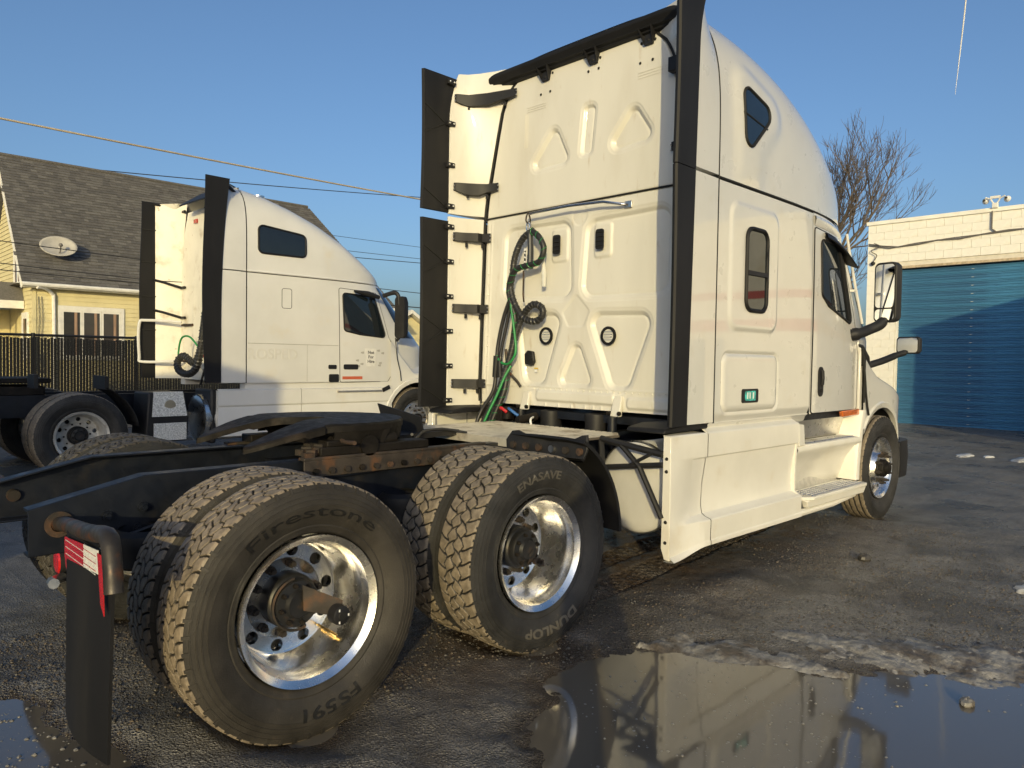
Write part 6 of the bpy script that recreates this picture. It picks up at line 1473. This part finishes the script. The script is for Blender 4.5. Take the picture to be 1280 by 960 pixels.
# ---- fence with slats
FE = empty('slat_fence', (0,14.0,0), label='black chain link fence with vertical privacy slats before the yellow house', cat='fence')
slm = pm('black_slat', (.010,.010,.011), .45)
SLAT = mesh_of(MB().box(-.026,.026,-.006,.006,.05,1.84), 'slat', slm, 0)
x = .2; k = 0
while x < 9.4:
    s_ = link('slat', SLAT, FE); s_.location = (x, random.uniform(-.004,.004), random.uniform(-.03,.01)); x += .060; k += 1
ob('top_rail', MB().tube([(.1,.03,1.885),(9.5,.03,1.885)], .028, n=8), slm, FE)
for x in (.15, 2.15, 4.15, 6.15, 8.15): ob('post', MB().cyl((x,.04,0),(x,.04,1.93), .04, n=10), slm, FE)
wi = MB()
for s in (1, -1):
    x = -1.6
    while x < 9.4:
        a = max(x, .2) if s > 0 else x; p0 = [x, .06]; p1 = [x+1.8, 1.86]
        if s < 0: p0, p1 = [x, 1.86], [x+1.8, .06]
        # clip to the fence length
        t0 = max(0, (.2-p0[0])/1.8); t1 = min(1, (9.4-p0[0])/1.8)
        if t1 > t0:
            f_ = lambda t: (p0[0]+1.8*t, -.012, p0[1]+(p1[1]-p0[1])*t); wi.tube([f_(t0), f_(t1)], .0035, n=3, caps=False)
        x += .085
ob('chain_link', wi, slm, FE, 0, kind='stuff')
# pale yard behind the fence (bright house wall foot and snow)
# ---- overhead lines
def wire(a, b, s, r, mat, label):
    o = ob('overhead_line', MB().tube(sag(a, b, s, 30), r, n=6), mat, None, 60); tag(o, label=label, cat='overhead line', group='overhead lines'); return o
beige = pm('beige_service_cable', (.45,.38,.27), .7); dkw = pm('dark_wire', (.03,.03,.032), .6)
wire((-3.2,10,5.15),(14.6,10,5.35), .10, .017, beige, 'thick beige service cable crossing the sky at the upper left')
wire((-4,25,7.2),(34,25,11.0), .35, .018, dkw, 'dark wire running above the roof ridge of the yellow house')
wire((6,30,7.75),(44,30,8.2), .1, .012, dkw, 'highest thin wire between the two trucks'); wire((6,30,6.95),(44,30,7.7), .1, .014, dkw, 'second wire from the top between the two trucks'); wire((6,30,6.5),(44,30,7.9), .2, .02, dkw, 'thickest lower wire between the two trucks')
wire((-6,13,3.55),(13,13,2.95), .12, .010, dkw, 'thin wire across the yellow house just below the dish'); wire((-6,13,3.95),(13,13,3.35), .10, .010, dkw, 'thin wire across the roof at dish height'); wire((-6,13,3.25),(13,13,2.95), .06, .010, dkw, 'lowest thin wire across the yellow house above the windows')
# contrail far away
ct = MB().tube([(6163,1597,2907),(6267,1641,2647),(6360,1688,2383),(6445,1734,2105)], [5,5,4,1], n=6); cto = ob('contrail', ct, pm('ice_cloud', (.8,.8,.8), 1.), None, 60); tag(cto, label='thin white contrail high in the sky at the upper right', cat='contrail')
# ================================================================== things behind the photographer that shade the yard
def trailer(loc, L, label, mat):
    t = empty('box_trailer', loc, label=label, cat='trailer')
    ob('box', MB().box(0,L,0,2.55,1.15,4.1), mat, t, 0, bevel=.03)
    for k in range(int(L/.6)): ob('panel_rib', MB().box(.3+.6*k,.33+.6*k,-.012,0,1.3,4.0), mat, t)
    ob('underframe', MB().box(.3,L-.3,.8,1.75,.85,1.15), framep, t)
    for x in (1.0, 2.25):
        for y in (.25, 2.3): w = link('wheel', TY_RIB, t); w.location = (x, y, .505)
    for y in (.5, 2.0): ob('landing_leg', MB().box(L-2.6,L-2.45,y,y+.12,.02,1.15), framep, t)
    return t
trailer((-19.97,-4.2,0), 12.4, 'white box trailer parked behind the photographer to the left', paint2)
WK = empty('workshop', (12.0,-4.05,0), label='white block workshop with red stripes right of the yard, outside the view', cat='workshop')
ob('wall', MB().box(0,6.9,-10,0,0,4.25), cream, WK, 0); ob('parapet', MB().box(-.05,6.9,-10.05,.05,4.25,4.36), cream, WK, 0)
ob('red_stripe', MB().box(-.012,0,-10,.012,2.78,2.93), redp, WK, 0); ob('red_stripe', MB().box(-.012,0,-10,.012,2.15,2.38), redp, WK, 0)
ob('red_stripe', MB().box(0,6.9,0,.012,2.78,2.93), redp, WK, 0); ob('red_stripe', MB().box(0,6.9,0,.012,2.15,2.38), redp, WK, 0)
DW = ob('shop_door', MB().box(-.03,0,-5.2,-2.2,0,2.0), bluep, WK, 0); ob('shop_door', MB().box(-.03,0,-9.4,-6.4,0,2.0), bluep, WK, 0)
# ---- the photographer, standing behind the camera (throws the long shadow)
def person():
    j = {'pelvis':(0,0,.98),'spine':(0,0,1.18),'chest':(0,0,1.38),'neck':(0,0,1.52),'head':(.03,0,1.62),'top':(.03,0,1.74),
         'hipL':(0,.10,.92),'kneeL':(.03,.11,.50),'ankL':(-.02,.12,.09),'toeL':(.16,.13,.04),'hipR':(0,-.10,.92),'kneeR':(.03,-.11,.50),'ankR':(-.02,-.12,.09),'toeR':(.16,-.14,.04),
         'shL':(0,.19,1.42),'elL':(.12,.30,1.20),'wrL':(.33,.12,1.44),'haL':(.38,.07,1.50),'shR':(0,-.19,1.42),'elR':(.12,-.30,1.20),'wrR':(.33,-.12,1.44),'haR':(.38,-.07,1.50)}
    rad = {'pelvis':.16,'spine':.15,'chest':.17,'neck':.065,'head':.085,'top':.07,'hipL':.11,'kneeL':.075,'ankL':.055,'toeL':.045,'hipR':.11,'kneeR':.075,'ankR':.055,'toeR':.045,'shL':.085,'elL':.062,'wrL':.042,'haL':.035,'shR':.085,'elR':.062,'wrR':.042,'haR':.035}
    E_ = [('pelvis','spine'),('spine','chest'),('chest','neck'),('neck','head'),('head','top'),('pelvis','hipL'),('hipL','kneeL'),('kneeL','ankL'),('ankL','toeL'),('pelvis','hipR'),('hipR','kneeR'),('kneeR','ankR'),('ankR','toeR'),('chest','shL'),('shL','elL'),('elL','wrL'),('wrL','haL'),('chest','shR'),('shR','elR'),('elR','wrR'),('wrR','haR')]
    V = list(j.values()); K = list(j.keys()); E2 = [(K.index(a), K.index(b)) for a, b in E_]; RD = [rad[k] for k in K]
    for s, hb in ((1, 'haL'), (-1, 'haR')):          # five fingers closed towards the phone
        b = Vector(j[hb])
        for f in range(5):
            p1 = b+Vector((.035,-s*.012,.035-.018*f)); p2 = p1+Vector((.02,-s*.025,.0)); i0 = len(V); V += [tuple(p1), tuple(p2)]; RD += [.010,.009]; E2 += [(K.index(hb), i0), (i0, i0+1)]
    me = bpy.data.meshes.new('person'); me.from_pydata(V, E2, []); o = link('person', me)
    sk = o.modifiers.new('skin', 'SKIN')
    for i, v in enumerate(me.skin_vertices[0].data if len(me.skin_vertices) else []): v.radius = (RD[i], RD[i])
    if not len(me.skin_vertices):
        b = bmesh.new(); b.from_mesh(me); lay = b.verts.layers.skin.verify(); b.verts.ensure_lookup_table()
        for i, v in enumerate(b.verts): v[lay].radius = (RD[i], RD[i]); v[lay].use_root = (i == 0)
        b.to_mesh(me); b.free()
    sub = o.modifiers.new('sub', 'SUBSURF'); sub.levels = 2; sub.render_levels = 2
    me.materials.append(pm('dark_winter_coat', (.03,.032,.04), .8, var=.2, scale=9))
    o.location = (CAM_P.x-.46*math.cos(YAW)+.17, CAM_P.y-.46*math.sin(YAW)-.16, .03); o.rotation_euler = (0,0,YAW)
    tag(o, label='person in dark winter clothes standing behind the camera holding a phone', cat='person'); return o
person()
